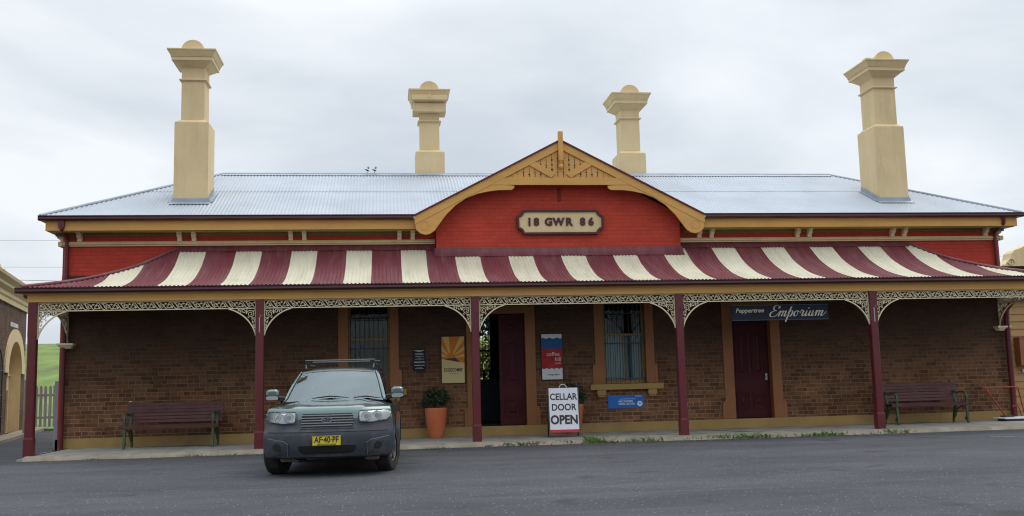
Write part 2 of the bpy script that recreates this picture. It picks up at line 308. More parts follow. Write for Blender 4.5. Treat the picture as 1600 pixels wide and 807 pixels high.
def text(body, size, mat, parent, x, y, z, name='lettering', sx=1., shear=0., bold=0., ext=.002, align='CENTER', space=1., rx=90, rz=0, spin=0):
    cu = bpy.data.curves.new(name, 'FONT'); cu.body = body; cu.size = size; cu.shear = shear; cu.offset = bold; cu.extrude = ext; cu.align_x = align; cu.align_y = 'CENTER'; cu.space_character = space; cu.resolution_u = 4
    tmp = bpy.data.objects.new('t', cu); COL.objects.link(tmp); bpy.context.view_layer.update()
    me = bpy.data.meshes.new_from_object(tmp.evaluated_get(bpy.context.evaluated_depsgraph_get())); bpy.data.objects.remove(tmp); bpy.data.curves.remove(cu)
    me.name = name; me.transform(Matrix.Diagonal((sx, 1, 1, 1)))
    if spin: me.transform(Matrix.Rotation(spin, 4, 'Z'))
    me.transform(Matrix.Rotation(R(rx), 4, 'X')); me.transform(Matrix.Rotation(R(rz), 4, 'Z'))
    me.materials.clear(); me.materials.append(M[mat])
    o = bpy.data.objects.new(name, me); COL.objects.link(o); o.location = (x, y, z); o.parent = parent; return o
def arc(cx, cz, r, a0, a1, n=12, rz=None):
    rz = rz or r
    return [(cx+r*math.cos(R(a0+(a1-a0)*i/n)), cz+rz*math.sin(R(a0+(a1-a0)*i/n))) for i in range(n+1)]
def spiral(cx, cz, r0, r1, a0, a1, n=24):
    return [(cx+(r0+(r1-r0)*i/n)*math.cos(R(a0+(a1-a0)*i/n)), cz+(r0+(r1-r0)*i/n)*math.sin(R(a0+(a1-a0)*i/n))) for i in range(n+1)]
def smooth_path(pts, n=8):
    o = []
    P = [pts[0]]+list(pts)+[pts[-1]]
    for i in range(1, len(P)-2):
        for k in range(n):
            t = k/n; a, b, c, d = P[i-1], P[i], P[i+1], P[i+2]
            o.append(tuple(.5*((2*b[j])+(-a[j]+c[j])*t+(2*a[j]-5*b[j]+4*c[j]-d[j])*t*t+(-a[j]+3*b[j]-3*c[j]+d[j])*t**3) for j in range(len(b))))
    o.append(tuple(pts[-1])); return o

# ---------------------------------------------------------------- ground, pavement, hill
def gz(y):
    if y > -2: return -.085
    if y > -8: return -.085+(-2-y)/6*.05
    return -.035+max(0, (-8-y)-2.5)*-.02 if y > -40 else -.6
g = MB(); ys = [-260, -60, -40, -30, -24, -18, -14, -11, -9.5, -8, -6, -4, -2, 0, 20, 34, 120, 400]
xs = [-400, -60, -30, -15, 0, 15, 30, 60, 400]
g.grid([[(x, y, gz(y)) for x in xs] for y in ys])
tag(g.build('ground', 'asphalt', smooth=60), kind='structure')
# concrete footpath in slabs with open joints
pv = MB(); cuts = [-10.42, -7.6, -4.55, -1.6, 1.35, 4.6, 7.7, 10.8, 14.2]
for a, b in zip(cuts[:-1], cuts[1:]): pv.box(a+.006, b-.006, -2.2, 0.0, -.3, rnd.uniform(-.004, .004))
pv.add([(-10.62, -2.38, -.3), (-10.45, -2.38, -.3), (-10.45, 0, -.3), (-10.9, 0, -.3), (-10.62, -2.38, -.05), (-10.45, -2.38, -.01), (-10.45, 0, -.01), (-10.9, 0, -.06)],
       [(0, 3, 2, 1), (4, 5, 6, 7), (0, 1, 5, 4), (1, 2, 6, 5), (2, 3, 7, 6), (3, 0, 4, 7)])
tag(pv.build('pavement', 'concrete', bevel=.01), kind='structure')
j = MB(); j.box(-10.45, -10.425, -2.2, 0, -.2, .006)
for c in (4.6,): j.add([(3.7, -2.1, .007), (3.76, -2.1, .007), (3.05, -.5, .007), (2.99, -.5, .007)], [(0, 1, 2, 3)])
tag(j.build('pavement_joint', 'joint'), kind='structure')
kb = MB(); prev = None; n = 120; rows = []
for i in range(n+1):
    x = -10.5+i*(24.7/n); dy = .03*math.sin(x*1.7)+.02*math.sin(x*4.1+1)+rnd.uniform(-.012, .012); dz = rnd.uniform(-.006, .006)
    rows.append([(x, -2.2, .002), (x, -2.28, .0+dz), (x, -2.38+dy, -.012+dz), (x, -2.43+dy, -.04), (x, -2.47+dy, -.1)])
kb.grid(rows); kb.add([rows[0][i] for i in range(5)]+[(-10.5, -2.2, -.2)], [(0, 1, 2, 3, 4, 5)])
tag(fixn(kb.build('kerb', 'kerb', smooth=60)), kind='structure')
mk = MB(); mk.ribbon(smooth_path([(7.15, -4.55), (7.5, -4.75), (7.9, -4.95), (8.4, -4.9)], 5), .035, 0, .004)
mk.map(lambda x, y, z: (x, z, gz(z)+.004+y)); tag(mk.build('painted_mark', 'paint_mark'), kind='structure')
# green hill
hl = MB(); rows = []
for i in range(40):
    y = 40+i*4; row = []
    for k in range(60):
        x = -150+k*5; t = (y-40)/60; h = 7.6*(1-math.exp(-2.2*max(0, t)**1.3)) if t > 0 else 0
        row.append((x, y, -.15+h+.25*math.sin(x*.11+y*.05)*min(1, t*2)+.12*math.sin(x*.37)*min(1, t*2)))
    rows.append(row)
hl.grid(rows); tag(hl.build('hill', 'grass', smooth=80), kind='structure')
gs = MB(); gs.grid([[(x, y, -.07+.0*x) for x in (-40, -10)] for y in (14.2, 41)]); tag(gs.build('grass_verge', 'grass'), kind='structure')

# ---------------------------------------------------------------- the station building
B = empty('station_building', label='long brick railway station with red gable, striped verandah roof and cream chimneys', cat='building')
W = 10.65
def wall_with_holes(mb, x0, x1, z0, z1, y0, y1, holes):
    holes = sorted(holes); x = x0
    for hx0, hx1, hz0, hz1 in holes:
        if hx0 > x: mb.box(x, hx0, y0, y1, z0, z1)
        if hz0 > z0: mb.box(hx0, hx1, y0, y1, z0, hz0)
        if hz1 < z1: mb.box(hx0, hx1, y0, y1, hz1, z1)
        x = hx1
    mb.box(x, x1, y0, y1, z0, z1)
WIN = [(-4.69, -3.79), (.96, 1.92)]
DOORS = [(-1.85, -.81), (3.94, 4.85)]
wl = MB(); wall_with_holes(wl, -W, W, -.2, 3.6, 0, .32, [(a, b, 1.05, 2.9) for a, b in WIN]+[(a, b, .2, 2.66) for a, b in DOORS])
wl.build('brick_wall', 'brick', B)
bw = MB(); wall_with_holes(bw, -W, W, -.2, 4.62, 6.0, 6.3, [(-1.5, -.95, 1.1, 3.0), (1.1, 2.0, 1.1, 2.9)]); bw.build('rear_wall', 'brick', B)
for s in (-1, 1):
    sw = MB(); a, b = sorted((s*W, s*(W-.3))); sw.box(a, b, .32, 6.0, -.2, 4.62)
    sw.build('side_wall', 'brick_side', B)
fr = MB(); fr.box(-W, W, 0, .3, 3.6, 4.62); fr.build('painted_upper_wall', 'red_brick', B)
rs = MB(); rs.box(-W-.004, -W+.075, -.004, .4, .2, 3.6); rs.build('corner_strip', 'red_brick', B); 
pl = MB()
for a, b in ((-W-.04, 10.6),): pl.box(a, b, -.035, -.001, -.1, .2)
pl.box(-W-.04, -W+.03, -.035, .5, -.1, .205); pl.box(10.6, W+.06, -.05, .5, -.1, .27); pl.build('plinth', 'plinth', B, bevel=.008)
# window and door surrounds
for s_i, (a, b) in enumerate(WIN):
    t = MB(); t.box(a-.21, a+.005, -.022, .2, 1.053, 2.897); t.box(b-.005, b+.19, -.022, .2, 1.053, 2.897); t.box(a-.21, b+.19, -.022, .2, 2.9, 3.12)
    t.prism([(a-.27, 1.05), (a-.21, 1.05), (a-.21, 1.5), (a-.27, 1.44)], -.022, .0); t.prism([(b+.19, 1.05), (b+.25, 1.05), (b+.25, 1.44), (b+.19, 1.5)], -.022, .0)
    t.build('window_surround', 'tan', B, bevel=.004)
    sl = MB(); sl.box(a-.35, b+.35, -.11, .02, .92, 1.047); sl.box(a-.2, a-.0, -.09, .0, .80, .918); sl.box(b-.0, b+.2, -.09, .0, .80, .918)
    sl.box(a-.18, a-.02, -.07, 0, .76, .80); sl.box(b+.02, b+.18, -.07, 0, .76, .80)
    sl.build('window_sill', 'plinth', B, bevel=.006)
    w = MB(); f = .055
    w.box(a+.006, a+f, .12, .197, 1.053, 2.89); w.box(b-f, b-.006, .12, .197, 1.053, 2.89); w.box(a+f, b-f, .12, .197, 1.053, 1.13); w.box(a+f, b-f, .12, .197, 2.84, 2.89)
    w.box(a+f, b-f, .13, .19, 2.12, 2.17); w.box((a+b)/2-.012, (a+b)/2+.012, .14, .18, 1.13, 2.12)
    wo = w.build('window', 'plinth', B, bevel=.004)
    pn = MB(); pn.box(a+f, b-f, .155, .161, 1.13, 2.84); pn.build('pane', 'glass', wo)
    br_ = MB()
    for k in range(9):
        x = a+.05+k*(b-a-.1)/8; br_.tube([(x, .05, 1.06), (x, .05, 2.89)], .008, 6)
    for z in (1.16, 1.95, 2.62): br_.box(a, b, .046, .054, z-.012, z+.012)
    br_.build('security_bars', 'iron', wo)
    cu = MB(); n = 60
    if s_i == 1:
        for (c0, c1) in ((a+.04, a+.62), (a+.66, b-.04)):
            cu.grid([[(c0+(c1-c0)*i/n, .28+.018*math.sin(i*.9), z) for i in range(n+1)] for z in (1.1, 2.13)])
        cu.build('curtain', 'curtain', wo, smooth=60)
    else:
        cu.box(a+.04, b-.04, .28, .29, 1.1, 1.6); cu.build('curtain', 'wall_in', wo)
for (a, b) in DOORS:
    t = MB(); top = 2.66
    e = .27 if a < 0 else .23
    t.box(a-e, a+.006, -.024, .26, .203, top-.004); t.box(b-.006, b+.22, -.024, .26, .203, top-.004); t.box(a-e, b+.22, -.024, .26, top-.004, top+.17)
    t.prism([(a-e-.07, .2), (a-e, .2), (a-e, .62), (a-e-.07, .55)], -.024, 0); t.prism([(b+.22, .2), (b+.30, .2), (b+.30, .55), (b+.22, .62)], -.024, 0)
    t.build('door_surround', 'tan', B, bevel=.004)
    st = MB(); st.box(a, b, -.03, .32, .05, .2); st.build('door_step', 'plinth', B, bevel=.005)
def door_leaf(x0, x1, z0, z1, y, panels, name, label=None):
    d = MB(); d.box(x0, x1, y, y+.045, z0, z1)
    o = d.build(name, 'door', B, bevel=.003)
    if label: o['label'] = label
    for (px0, px1, pz0, pz1) in panels:
        p = MB(); t = .03
        for q, (ins, h) in enumerate(((0, .018), (.045, .010))):
            X0, X1, Z0, Z1 = px0+ins, px1-ins, pz0+ins, pz1-ins
            p.box(X0, X1, y-h, y, Z0, Z0+t*.6); p.box(X0, X1, y-h, y, Z1-t*.6, Z1); p.box(X0, X0+t*.6, y-h, y, Z0+t*.6, Z1-t*.6); p.box(X1-t*.6, X1, y-h, y, Z0+t*.6, Z1-t*.6)
        cxp, czp = (px0+px1)/2, (pz0+pz1)/2; hx, hz = (px1-px0)/2-.085, (pz1-pz0)/2-.085
        p.add([(cxp-hx, y-.001, czp-hz), (cxp+hx, y-.001, czp-hz), (cxp+hx, y-.001, czp+hz), (cxp-hx, y-.001, czp+hz), (cxp-hx*.5, y-.02, czp-hz+hx*.5), (cxp+hx*.5, y-.02, czp-hz+hx*.5), (cxp+hx*.5, y-.02, czp+hz-hx*.5), (cxp-hx*.5, y-.02, czp+hz-hx*.5)],
              [(4, 5, 6, 7), (0, 1, 5, 4), (1, 2, 6, 5), (2, 3, 7, 6), (3, 0, 4, 7)])
        p.build('door_panel', 'door', o)
    return o
d3 = door_leaf(-1.39, -.818, .21, 2.64, .10, [(-1.29, -.93, 2.2, 2.52), (-1.29, -.93, 1.08, 2.1), (-1.29, -.93, .38, .76)], 'door', 'closed right hand leaf of the dark maroon double door')
kn = MB(); kn.tube([(-1.36, .1, 1.32), (-1.36, .04, 1.32)], .02, 10); kn.build('door_handle', 'iron', d3)
d4 = door_leaf(3.948, 4.842, .21, 2.64, .16, [(4.04, 4.34, 1.15, 2.2), (4.43, 4.73, 1.15, 2.2), (4.04, 4.34, .42, .80), (4.43, 4.73, .42, .80), (4.04, 4.34, 2.3, 2.55), (4.43, 4.73, 2.3, 2.55)], 'door', 'closed dark maroon panelled door with metal knob')
kn = MB(); kn.box(4.735, 4.785, .14, .16, 1.05, 1.2); kn.lathe([(.008, 0), (.016, .01), (.022, .03), (.015, .045), (.003, .05)], n=12)
kn.v = kn.v[:8]+[(4.76+x, .14-z, 1.12+y) for x, y, z in kn.v[8:]]; kn.build('door_handle', 'grey_metal', d4, smooth=40)
# hall inside the open doorway
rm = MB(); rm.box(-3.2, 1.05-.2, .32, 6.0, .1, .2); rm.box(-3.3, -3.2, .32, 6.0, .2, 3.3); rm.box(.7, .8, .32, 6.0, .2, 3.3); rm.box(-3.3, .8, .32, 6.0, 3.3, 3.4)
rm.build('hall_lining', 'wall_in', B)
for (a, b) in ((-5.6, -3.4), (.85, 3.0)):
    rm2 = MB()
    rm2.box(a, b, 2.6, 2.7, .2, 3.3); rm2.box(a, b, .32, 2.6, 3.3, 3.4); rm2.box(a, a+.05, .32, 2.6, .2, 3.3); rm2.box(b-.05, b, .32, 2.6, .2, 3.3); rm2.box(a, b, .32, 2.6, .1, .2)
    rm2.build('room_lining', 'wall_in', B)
w = MB(); w.box(-1.5, -1.46, 6.0, 6.08, 1.1, 3.0); w.box(-.99, -.95, 6.0, 6.08, 1.1, 3.0); w.box(-1.46, -.99, 6.0, 6.08, 2.0, 2.05); w.box(-1.46, -.99, 6.0, 6.08, 1.1, 1.15)
for k in range(6): w.tube([(-1.44+k*.085, 6.12, 1.1), (-1.44+k*.085, 6.12, 3.0)], .008, 6)
wo = w.build('rear_window', 'iron', B)
# upper trim
for s in (-1, 1):
    st = MB(); a, b = sorted((s*(W+.0), s*2.78))
    st.prism([(0, 4.22), (-.05, 4.22), (-.05, 4.245), (-.085, 4.255), (-.085, 4.285), (-.05, 4.295), (-.05, 4.32), (0, 4.32)], a, b, 'YZ')
    st.box(*sorted((s*W, s*(W+.08))), -.085, 2.0, 4.22, 4.32)
    st.build('string_course', 'cream', B)
for s in (-1, 1):
    gt = MB(); a, b = sorted((s*10.8, s*2.9)); gt.box(a, b, -.40, -.375, 4.475, 4.502); gt.box(a, b, -.03, -.001, 4.44, 4.50)
    gt.build('soffit_trim', 'green', B)
for s in (-1, 1):
    fa = MB(); a, b = sorted((s*10.88, s*3.1)); fa.box(a, b, -.43, -.39, 4.50, 4.725); fa.box(a, b, -.39, .1, 4.505, 4.53)
    fa.box(*sorted((s*10.84, s*10.88)), -.39, 6.2, 4.50, 4.725); fa.box(*sorted((s*W, s*10.84)), .1, 6.2, 4.505, 4.53)
    fa.build('eaves_fascia', 'ochre', B, bevel=.004)
def gutter_profile(o): return [(0+o, 0), (.10+o, 0), (.125+o, .03), (.115+o, .075), (.135+o, .085), (.135+o, .10), (.10+o, .10), (.10+o, .02), (.01+o, .02), (.01+o, .1), (o, .1)]
for s in (-1, 1):
    gu = MB(); a, b = sorted((s*11.0, s*3.18))
    gu.prism([(-.43-p, 4.705+q) for p, q in gutter_profile(.001)], a, b, 'YZ')
    gu.prism([(s*(10.88+p), 4.705+q) for p, q in gutter_profile(.001)], -.43, 6.3, 'XZ')
    gu.build('eaves_gutter', 'maroon_dark', B)
def bracket(x, side=0):
    prof = [(0, 4.32), (-.075, 4.32), (-.085, 4.345), (-.075, 4.37), (-.11, 4.39), (-.15, 4.42), (-.155, 4.45), (-.14, 4.465), (-.19, 4.475), (-.2, 4.504), (0, 4.504)]
    m = MB()
    if side == 0: m.prism([(p-.001, q) for p, q in prof], x-.045, x+.045, 'YZ')
    else: m.prism([(side*(W-p+.001), q) for p, q in prof], x-.05, x+.05, 'XZ')
    m.build('eaves_bracket', 'cream_light', B)
for s in (-1, 1):
    for x in (8.25, 7.95, 5.91, 5.62, 3.56, 3.27, 10.3): bracket(s*x)
    for y in (.12, .5): bracket(y, s)
# vents
vt = MB()
for i in range(3):
    for k in range(10): vt.box(-.033+i*.028, -.018+i*.028, -.262, -.25, 5.13+k*.03, 5.148+k*.03)
vt.build('wall_vent', 'black', B)
aw = MB(); aw.box(-10, 10, 6.3, 9.4, 3.15, 3.2); aw.build('added_rear_shade', 'galv', B)  # unseen roof added to darken the view through the rear window
# gable
GY = -.25
gw = MB(); zt = lambda x: 6.28-.525*abs(x)
gw.prism([(-2.76, 3.9), (2.76, 3.9), (2.76, zt(2.76)), (0, zt(0)), (-2.76, zt(2.76))], GY, 0, 'XZ'); gw.build('gable_wall', 'red_brick', B)
grf = MB()
for s in (-1, 1):
    A = [(0, -.60, 6.44), (s*3.26, -.60, 4.74), (s*3.26, -.40, 4.74), (0, 3.2, 6.44)]
    grf.add(A+[(x, y, z-.04) for x, y, z in A], [(0, 1, 2, 3), (7, 6, 5, 4), (0, 4, 5, 1), (1, 5, 6, 2), (2, 6, 7, 3)])
grf.build('gable_roof', 'galv', B)
for s in (-1, 1): cap = MB(); cap.prism([(0, 6.47), (s*3.24, 4.79), (s*3.24, 4.755), (0, 6.435)], -.64, -.50, 'XZ'); cap.build('gable_capping', 'maroon', B)
for s in (-1, 1): bb = MB(); bb.prism([(0, 6.434), (s*3.235, 4.754), (s*3.235, 4.57), (0, 6.25)], -.61, -.57, 'XZ'); bb.build('barge_board', 'ochre', B, bevel=.004)
for s in (-1, 1):
    pts = [(3.22, 4.60), (3.22, 4.55), (3.202, 4.456), (3.115, 4.376), (3.005, 4.344), (2.902, 4.368), (2.805, 4.437), (2.693, 4.593), (2.552, 4.784), (2.341, 4.994), (2.096, 5.151), (1.85, 5.246), (1.605, 5.299), (1.394, 5.324), (1.113, 5.327), (1.059, 5.363), (1.04, 5.423), (1.23, 5.438), (1.619, 5.438)]
    m = MB(); m.prism([(s*a, b) for a, b in pts], -.60, -.56, 'XZ'); o = m.build('gable_bracket', 'ochre', B, bevel=.006)
    r_ = MB(); r_.ribbon(arc(s*3.02, 4.55, .095, 0, 360, 24)[:-1], .018, -.608, -.60, closed=True); r_.build('scroll_disc', 'ochre', o)
tb = MB(); tb.prism([(-1.56, 5.44), (1.56, 5.44), (1.27, 5.60), (-1.27, 5.60)], -.606, -.565, 'XZ')
for s in (-1, 1): tb.prism([(s*.76, 5.915), (s*.60, 5.985), (s*.12, 5.69), (s*.22, 5.602)], -.605, -.57, 'XZ')
tb.build('gable_truss', 'ochre', B, bevel=.004)
pb = MB(); z_in = lambda x: 6.25-.525*abs(x)
w_ = .128
for k in range(-10, 11):
    x0, x1 = (k-.5)*w_+.004, (k+.5)*w_-.004
    if max(abs(x0), abs(x1)) > 1.24: continue
    pb.prism([(x0, 5.6), (x1, 5.6), (x1, z_in(x1)), (x0, z_in(x0))], -.575-.0, -.56, 'XZ')
pb.box(-1.23, 1.23, -.56, -.54, 5.6, 5.7)
pbo = pb.build('fretwork_boards', 'ochre', B)
fb = MB()
for k in range(-9, 10):
    if k == 0: continue
    x = (k+.5*(-1 if k < 0 else 1)*0)*w_ - math.copysign(w_/2, k); top = z_in(x)-.07; z = 5.63
    big = (k % 2 == 0)
    if top-z < .06: continue
    fb.box(x-.006, x+.006, -.5775, -.5755, z, top)
    zz = z+.05; 
    while zz < top-.03:
        r1 = .024 if big else .013
        fb.prism([(x-r1, zz), (x, zz-.035), (x+r1, zz), (x, zz+.035)], -.578, -.5765, 'XZ')
        if not big: fb.box(x-.03, x+.03, -.578, -.5765, zz+.045, zz+.055)
        zz += .11 if big else .16
fb.build('fretwork_piercings', 'maroon_dark', pbo)
kp = MB(); kp.box(-.052, .052, -.70, -.60, 5.98, 6.63); kp.frustum(0, -.65, 5.94, 5.98, .03, .03, .052, .05)
kp.lathe([(.028, 5.94), (.05, 5.925), (.03, 5.905), (.045, 5.88), (.055, 5.85), (.045, 5.81), (.015, 5.785)], 0, -.65, 16); kp.build('finial', 'ochre', B, bevel=.004)
sp_ = MB()
for s in (-1, 1): sp_.add([(s*3.2, -.57, 4.70), (s*2.76, -.25, 4.92), (0, -.25, 6.37), (0, -.57, 6.37)], [(0, 1, 2, 3)])
sp_.build('gable_soffit', 'green', B)
# name plate
def notched(hx, hz, r, n=6):
    P = []
    for sx, sz, a0 in ((1, 1, 270), (-1, 1, 0), (-1, -1, 90), (1, -1, 180)):
        a = {(1, 1): (270, 180), (-1, 1): (0, -90), (-1, -1): (90, 0), (1, -1): (180, 90)}[(sx, sz)]
        P += [(sx*hx+r*math.cos(R(a[0]+(a[1]-a[0])*i/n)), sz*hz+r*math.sin(R(a[0]+(a[1]-a[0])*i/n))) for i in range(n+1)]
    return P
np0 = MB(); np0.prism([(x+.01, z+4.655) for x, z in notched(.94, .235, .12)], -.30, -.251, 'XZ'); npo = np0.build('name_plate', 'cream', B)
nf = MB(); nf.ribbon([(x+.01, z+4.655) for x, z in notched(.955, .255, .12)], .055, -.335, -.251, closed=True); nf.build('plate_frame', 'maroon_dark', npo, bevel=.006)
for body, x in (('1', -.70), ('8', -.545), ('G', -.27), ('W', -.045), ('R', .19), ('8', .50), ('6', .69)):
    text(body, .235, 'maroon_dark', npo, x+.01, -.31, 4.655, bold=.011, ext=.012)
# main roof -------------------------------------------------------
PIT = .0781
def roof_z(d): return 4.80+.4775*d
EX, EY, RX, RY = 10.97, -.50, 7.84, 2.81
rf = MB(); du = PIT/6; HX = EX-RX; HY = RY-EY
def tier(p0, p1, lift):
    for face in ('front', 'back'):
        nn = int(2*EX/du); rows = [[], []]
        for i in range(nn+1):
            x = -EX+i*du; f = max(0., min(1., (EX-abs(x))/HX)) if abs(x) > RX else 1.
            a, b = min(p0, f), min(p1, f); w = .010*math.sin(2*math.pi*x/PIT)+lift
            if face == 'front' and abs(x) < 2.77: a = max(a, .17)
            for q, p in enumerate((a, b)):
                y = EY+p*HY if face == 'front' else 2*RY-(EY+p*HY)
                rows[q].append((x, y, roof_z(p*HY)+w))
        rf.grid(rows if face == 'front' else rows[::-1])
    for s in (-1, 1):
        nn = int(2*HY/du); rows = [[], []]
        for i in range(nn+1):
            y = EY+i*du; f = min(y-EY, 2*RY-EY-y)/HY
            a, b = min(p0, f), min(p1, f); w = .010*math.sin(2*math.pi*y/PIT)+lift
            for q, p in enumerate((a, b)): rows[q].append((s*(EX-p*HX), y, roof_z(p*HY)+w))
        rf.grid(rows)
tier(0, .56, 0); tier(.54, 1., .007)
RO = fixn(rf.build('roof', 'galv', B, smooth=50))
rc = MB(); zr = roof_z(HY)
rc.tube([(-RX, RY, zr+.012), (RX, RY, zr+.012)], .038, 8)
rc.add([(-RX, RY-.15, zr-.048), (RX, RY-.15, zr-.048), (RX, RY, zr+.03), (-RX, RY, zr+.03)], [(0, 1, 2, 3)])
for s in (-1, 1):
    for yy in (EY, 2*RY-EY):
        rc.tube([(s*RX, RY, zr+.012), (s*EX, yy, roof_z(0)+.012)], .036, 8)
rc.build('ridge_capping', 'galv_dark', RO)
# chimneys
def chimney(cx, y0, y1, hx, zb, z_base, z_neck, z_cap0, z_top, hs, flip=False, recess=False):
    cy = (y0+y1)/2; hy = (y1-y0)/2; hys = hy-(hx-hs)
    m = MB(); m.box(cx-hx, cx+hx, y0, y1, zb-.6, z_base); m.frustum(cx, cy, z_base, z_base+.035, hx, hy, hx-.01, hy-.01)
    m.frustum(cx, cy, z_base+.035, z_base+.10, hx-.03, hy-.03, hs+.01, hys+.01)
    m.box(cx-hs, cx+hs, cy-hys, cy+hys, z_base+.10, z_cap0)
    o = m.build('chimney', 'cream', B, bevel=.008)
    c = MB(); zn = z_neck
    c.frustum(cx, cy, zn, zn+.02, hs+.012, hys+.012, hs+.05, hys+.05); c.frustum(cx, cy, zn+.02, zn+.045, hs+.05, hys+.05, hs+.04, hys+.04)
    z0 = z_cap0-.12; H = z_top-z0; e = lambda d: (hs+d, hys+d)
    for a, b, d0, d1 in ((0, .06, .004, .02), (.06, .34, .025, .165), (.34, .56, .19, .195), (.56, .60, .21, .21), (.60, .90, .205, .265), (.90, 1., .275, .28)):
        c.frustum(cx, cy, z0+a*H, z0+b*H, *e(d0), *e(d1))
    if recess: c.box(cx-hs-.19, cx+hs+.19, cy-hys-.30, cy-hys-.1, z0+.35*H, z0+.62*H); c.box(cx-.012, cx+.012, cy-hys-.37, cy-hys-.33, z0+.45*H, z0+.68*H); c.box(cx-hs-.17, cx+hs+.17, cy-hys-.17, cy+hys, z0-.12, z0+.1)
    c.build('chimney_cap', 'cream', o, bevel=.006)
    h = MB(); r = .255; ring = arc(0, 0, r, 0, 180, 14)
    h.prism([(cx+a, z_top+b-.005) for a, b in ring], cy-hys-.12, cy-hys+.0, 'XZ'); h.prism([(cx+a*.9, z_top+b*.93-.006) for a, b in ring], cy-hys, cy+hys*.7, 'XZ')
    if flip: h.box(cx-.29, cx-.16, cy-.1, cy+.1, z_top, z_top+.2)
    h.build('chimney_hood', 'cream', o, bevel=.006)
    fl = MB(); a = .4775
    zf = roof_z(y0-EY); 
    if y0 < RY: fl.add([(cx-hx-.06, y0-.16, zf-.16*a+.022), (cx+hx+.06, y0-.16, zf-.16*a+.022), (cx+hx+.06, y0-.008, zf+.02), (cx-hx-.06, y0-.008, zf+.02), (cx-hx-.02, y0-.008, zf+.10), (cx+hx+.02, y0-.008, zf+.10)], [(0, 1, 2, 3), (3, 2, 5, 4)])
    n = 7
    for s in (-1, 1):
        for k in range(n):
            ya = y0+(y1-y0)*k/n; yb = y0+(y1-y0)*(k+1)/n
            if yb > RY: break
            zb_ = roof_z(yb-EY); za = roof_z(ya-EY); x = cx+s*(hx+.006)
            fl.add([(x, ya, za-.02), (x, yb, zb_-.02), (x, yb, zb_+.09), (x, ya, zb_+.09)], [(0, 1, 2, 3)])
            fl.add([(x, ya, za+.02), (x, yb, zb_+.02), (x+s*.1, yb, zb_+.02), (x+s*.1, ya, za+.02)], [(0, 1, 2, 3)])
    if fl.v: fl.build('chimney_flashing', 'galv_dark', o)
chimney(-8.13, .42, 1.2, .37, 5.15, 7.05, 8.04, 8.46, 8.72, .255)
chimney(8.32, .42, 1.3, .38, 5.15, 7.08, 8.07, 8.46, 8.74, .28, flip=True)
chimney(-2.73, 2.85, 3.5, .37, 6.3, 6.96, 7.78, 8.26, 8.59, .25, recess=True)
chimney(2.54, 2.92, 3.7, .36, 6.3, 6.97, 7.92, 8.28, 8.58, .25)
# ---------------------------------------------------------------- verandah
D = 2.07; PX = [-10.5+4.2*k for k in range(6)]
VP = [(0, 4.17), (.11, 4.11), (.26, 3.99), (.65, 3.71), (1.06, 3.51), (1.45, 3.35), (1.83, 3.24), (2.15, 3.165), (2.27, 3.14)]
def vz(t):
    for (a, za), (b, zb) in zip(VP[:-1], VP[1:]):
        if t <= b: return za+(zb-za)*(t-a)/(b-a)
    return VP[-1][1]
def vzs(t): return (vz(max(0, t-.12))+2*vz(t)+vz(min(2.27, t+.12)))/4 if .12 < t < 2.15 else vz(t)
vr = MB(); HXV = 8.25; du = PIT/8; TE = 2.27; K = 1.067; xe = HXV+TE*K; nr = 14
def is_cream(x):
    q = (x+8.22) % 1.172; return q < 7*PIT and abs(x) < 9.96
def strip(x, tmin, side=0):
    col = []
    for j in range(nr+1):
        t = tmin+(TE-tmin)*j/nr; w = .0095*math.sin(2*math.pi*(x+8.22)/PIT)
        col.append((x, -t, vzs(t)+w) if side == 0 else (side*(HXV+t*K), x, vzs(t)+w))
    return col
nn = int(2*xe/du); x0 = -8.22-math.floor((xe-8.22)/du)*du
prev = None; x = x0
while x <= xe:
    tm = max(0, (abs(x)-HXV)/K) if abs(x) > HXV else (.262 if abs(x) < 2.765 else 0.)
    c = strip(x, min(tm, TE-.001))
    if prev: vr.grid([prev, c], 1 if is_cream(x-du/2) else 0)
    prev = c; x += du
for s in (-1, 1):
    prev = None; y = -TE
    while y <= 0.001:
        c = strip(y, min(-y, TE-.001), s)
        if prev: vr.grid([prev, c] if s > 0 else [c, prev], 0)
        prev = c; y += du
VR = vr.build('verandah_roof', ['roof_maroon', 'roof_cream'], B, smooth=55)
vc = MB()
for s in (-1, 1):
    path = [(s*(HXV+t*K), -t, vzs(t)+.015) for t in [i*TE/16 for i in range(17)]]; vc.tube(path, .04, 8)
def flash(a, b, t0):
    rows = [[], [], []]; n = int((b-a)/.02)
    for i in range(n+1):
        x = a+(b-a)*i/n; wob = .006*math.sin(x*9)
        rows[0].append((x, -t0-.003, vzs(t0)+.10)); rows[1].append((x, -t0-.02, vzs(t0+.02)+.025)); rows[2].append((x, -t0-.17+wob, vzs(t0+.17)+.016+.006*math.sin(2*math.pi*(x+8.22)/PIT)))
    vc.grid(rows)
flash(-8.3, -2.77, 0.0); flash(2.77, 8.3, 0.0); flash(-2.8, 2.8, .25)
vc.build('verandah_flashing', 'roof_maroon', VR, smooth=50)
vg = MB()
GZ = 3.03
vg.prism([(-2.19-p, GZ+q) for p, q in gutter_profile(0)], -10.78, 10.78, 'YZ')
for s in (-1, 1): vg.prism([(s*(10.64+p), GZ+q) for p, q in gutter_profile(.001)], -2.19, .0, 'XZ')
vg.build('verandah_gutter', 'maroon_dark', B)
bm_ = MB(); bm_.box(-10.6, 10.6, -2.15, -1.99, 2.865, 3.05)
for s in (-1, 1): bm_.box(*sorted((s*10.58, s*10.44)), -1.99, 0, 2.865, 3.05)
bm_.box(-10.64, 10.64, -2.185, -2.155, 3.0, 3.04); bm_.build('verandah_beam', 'ochre', B, bevel=.005)
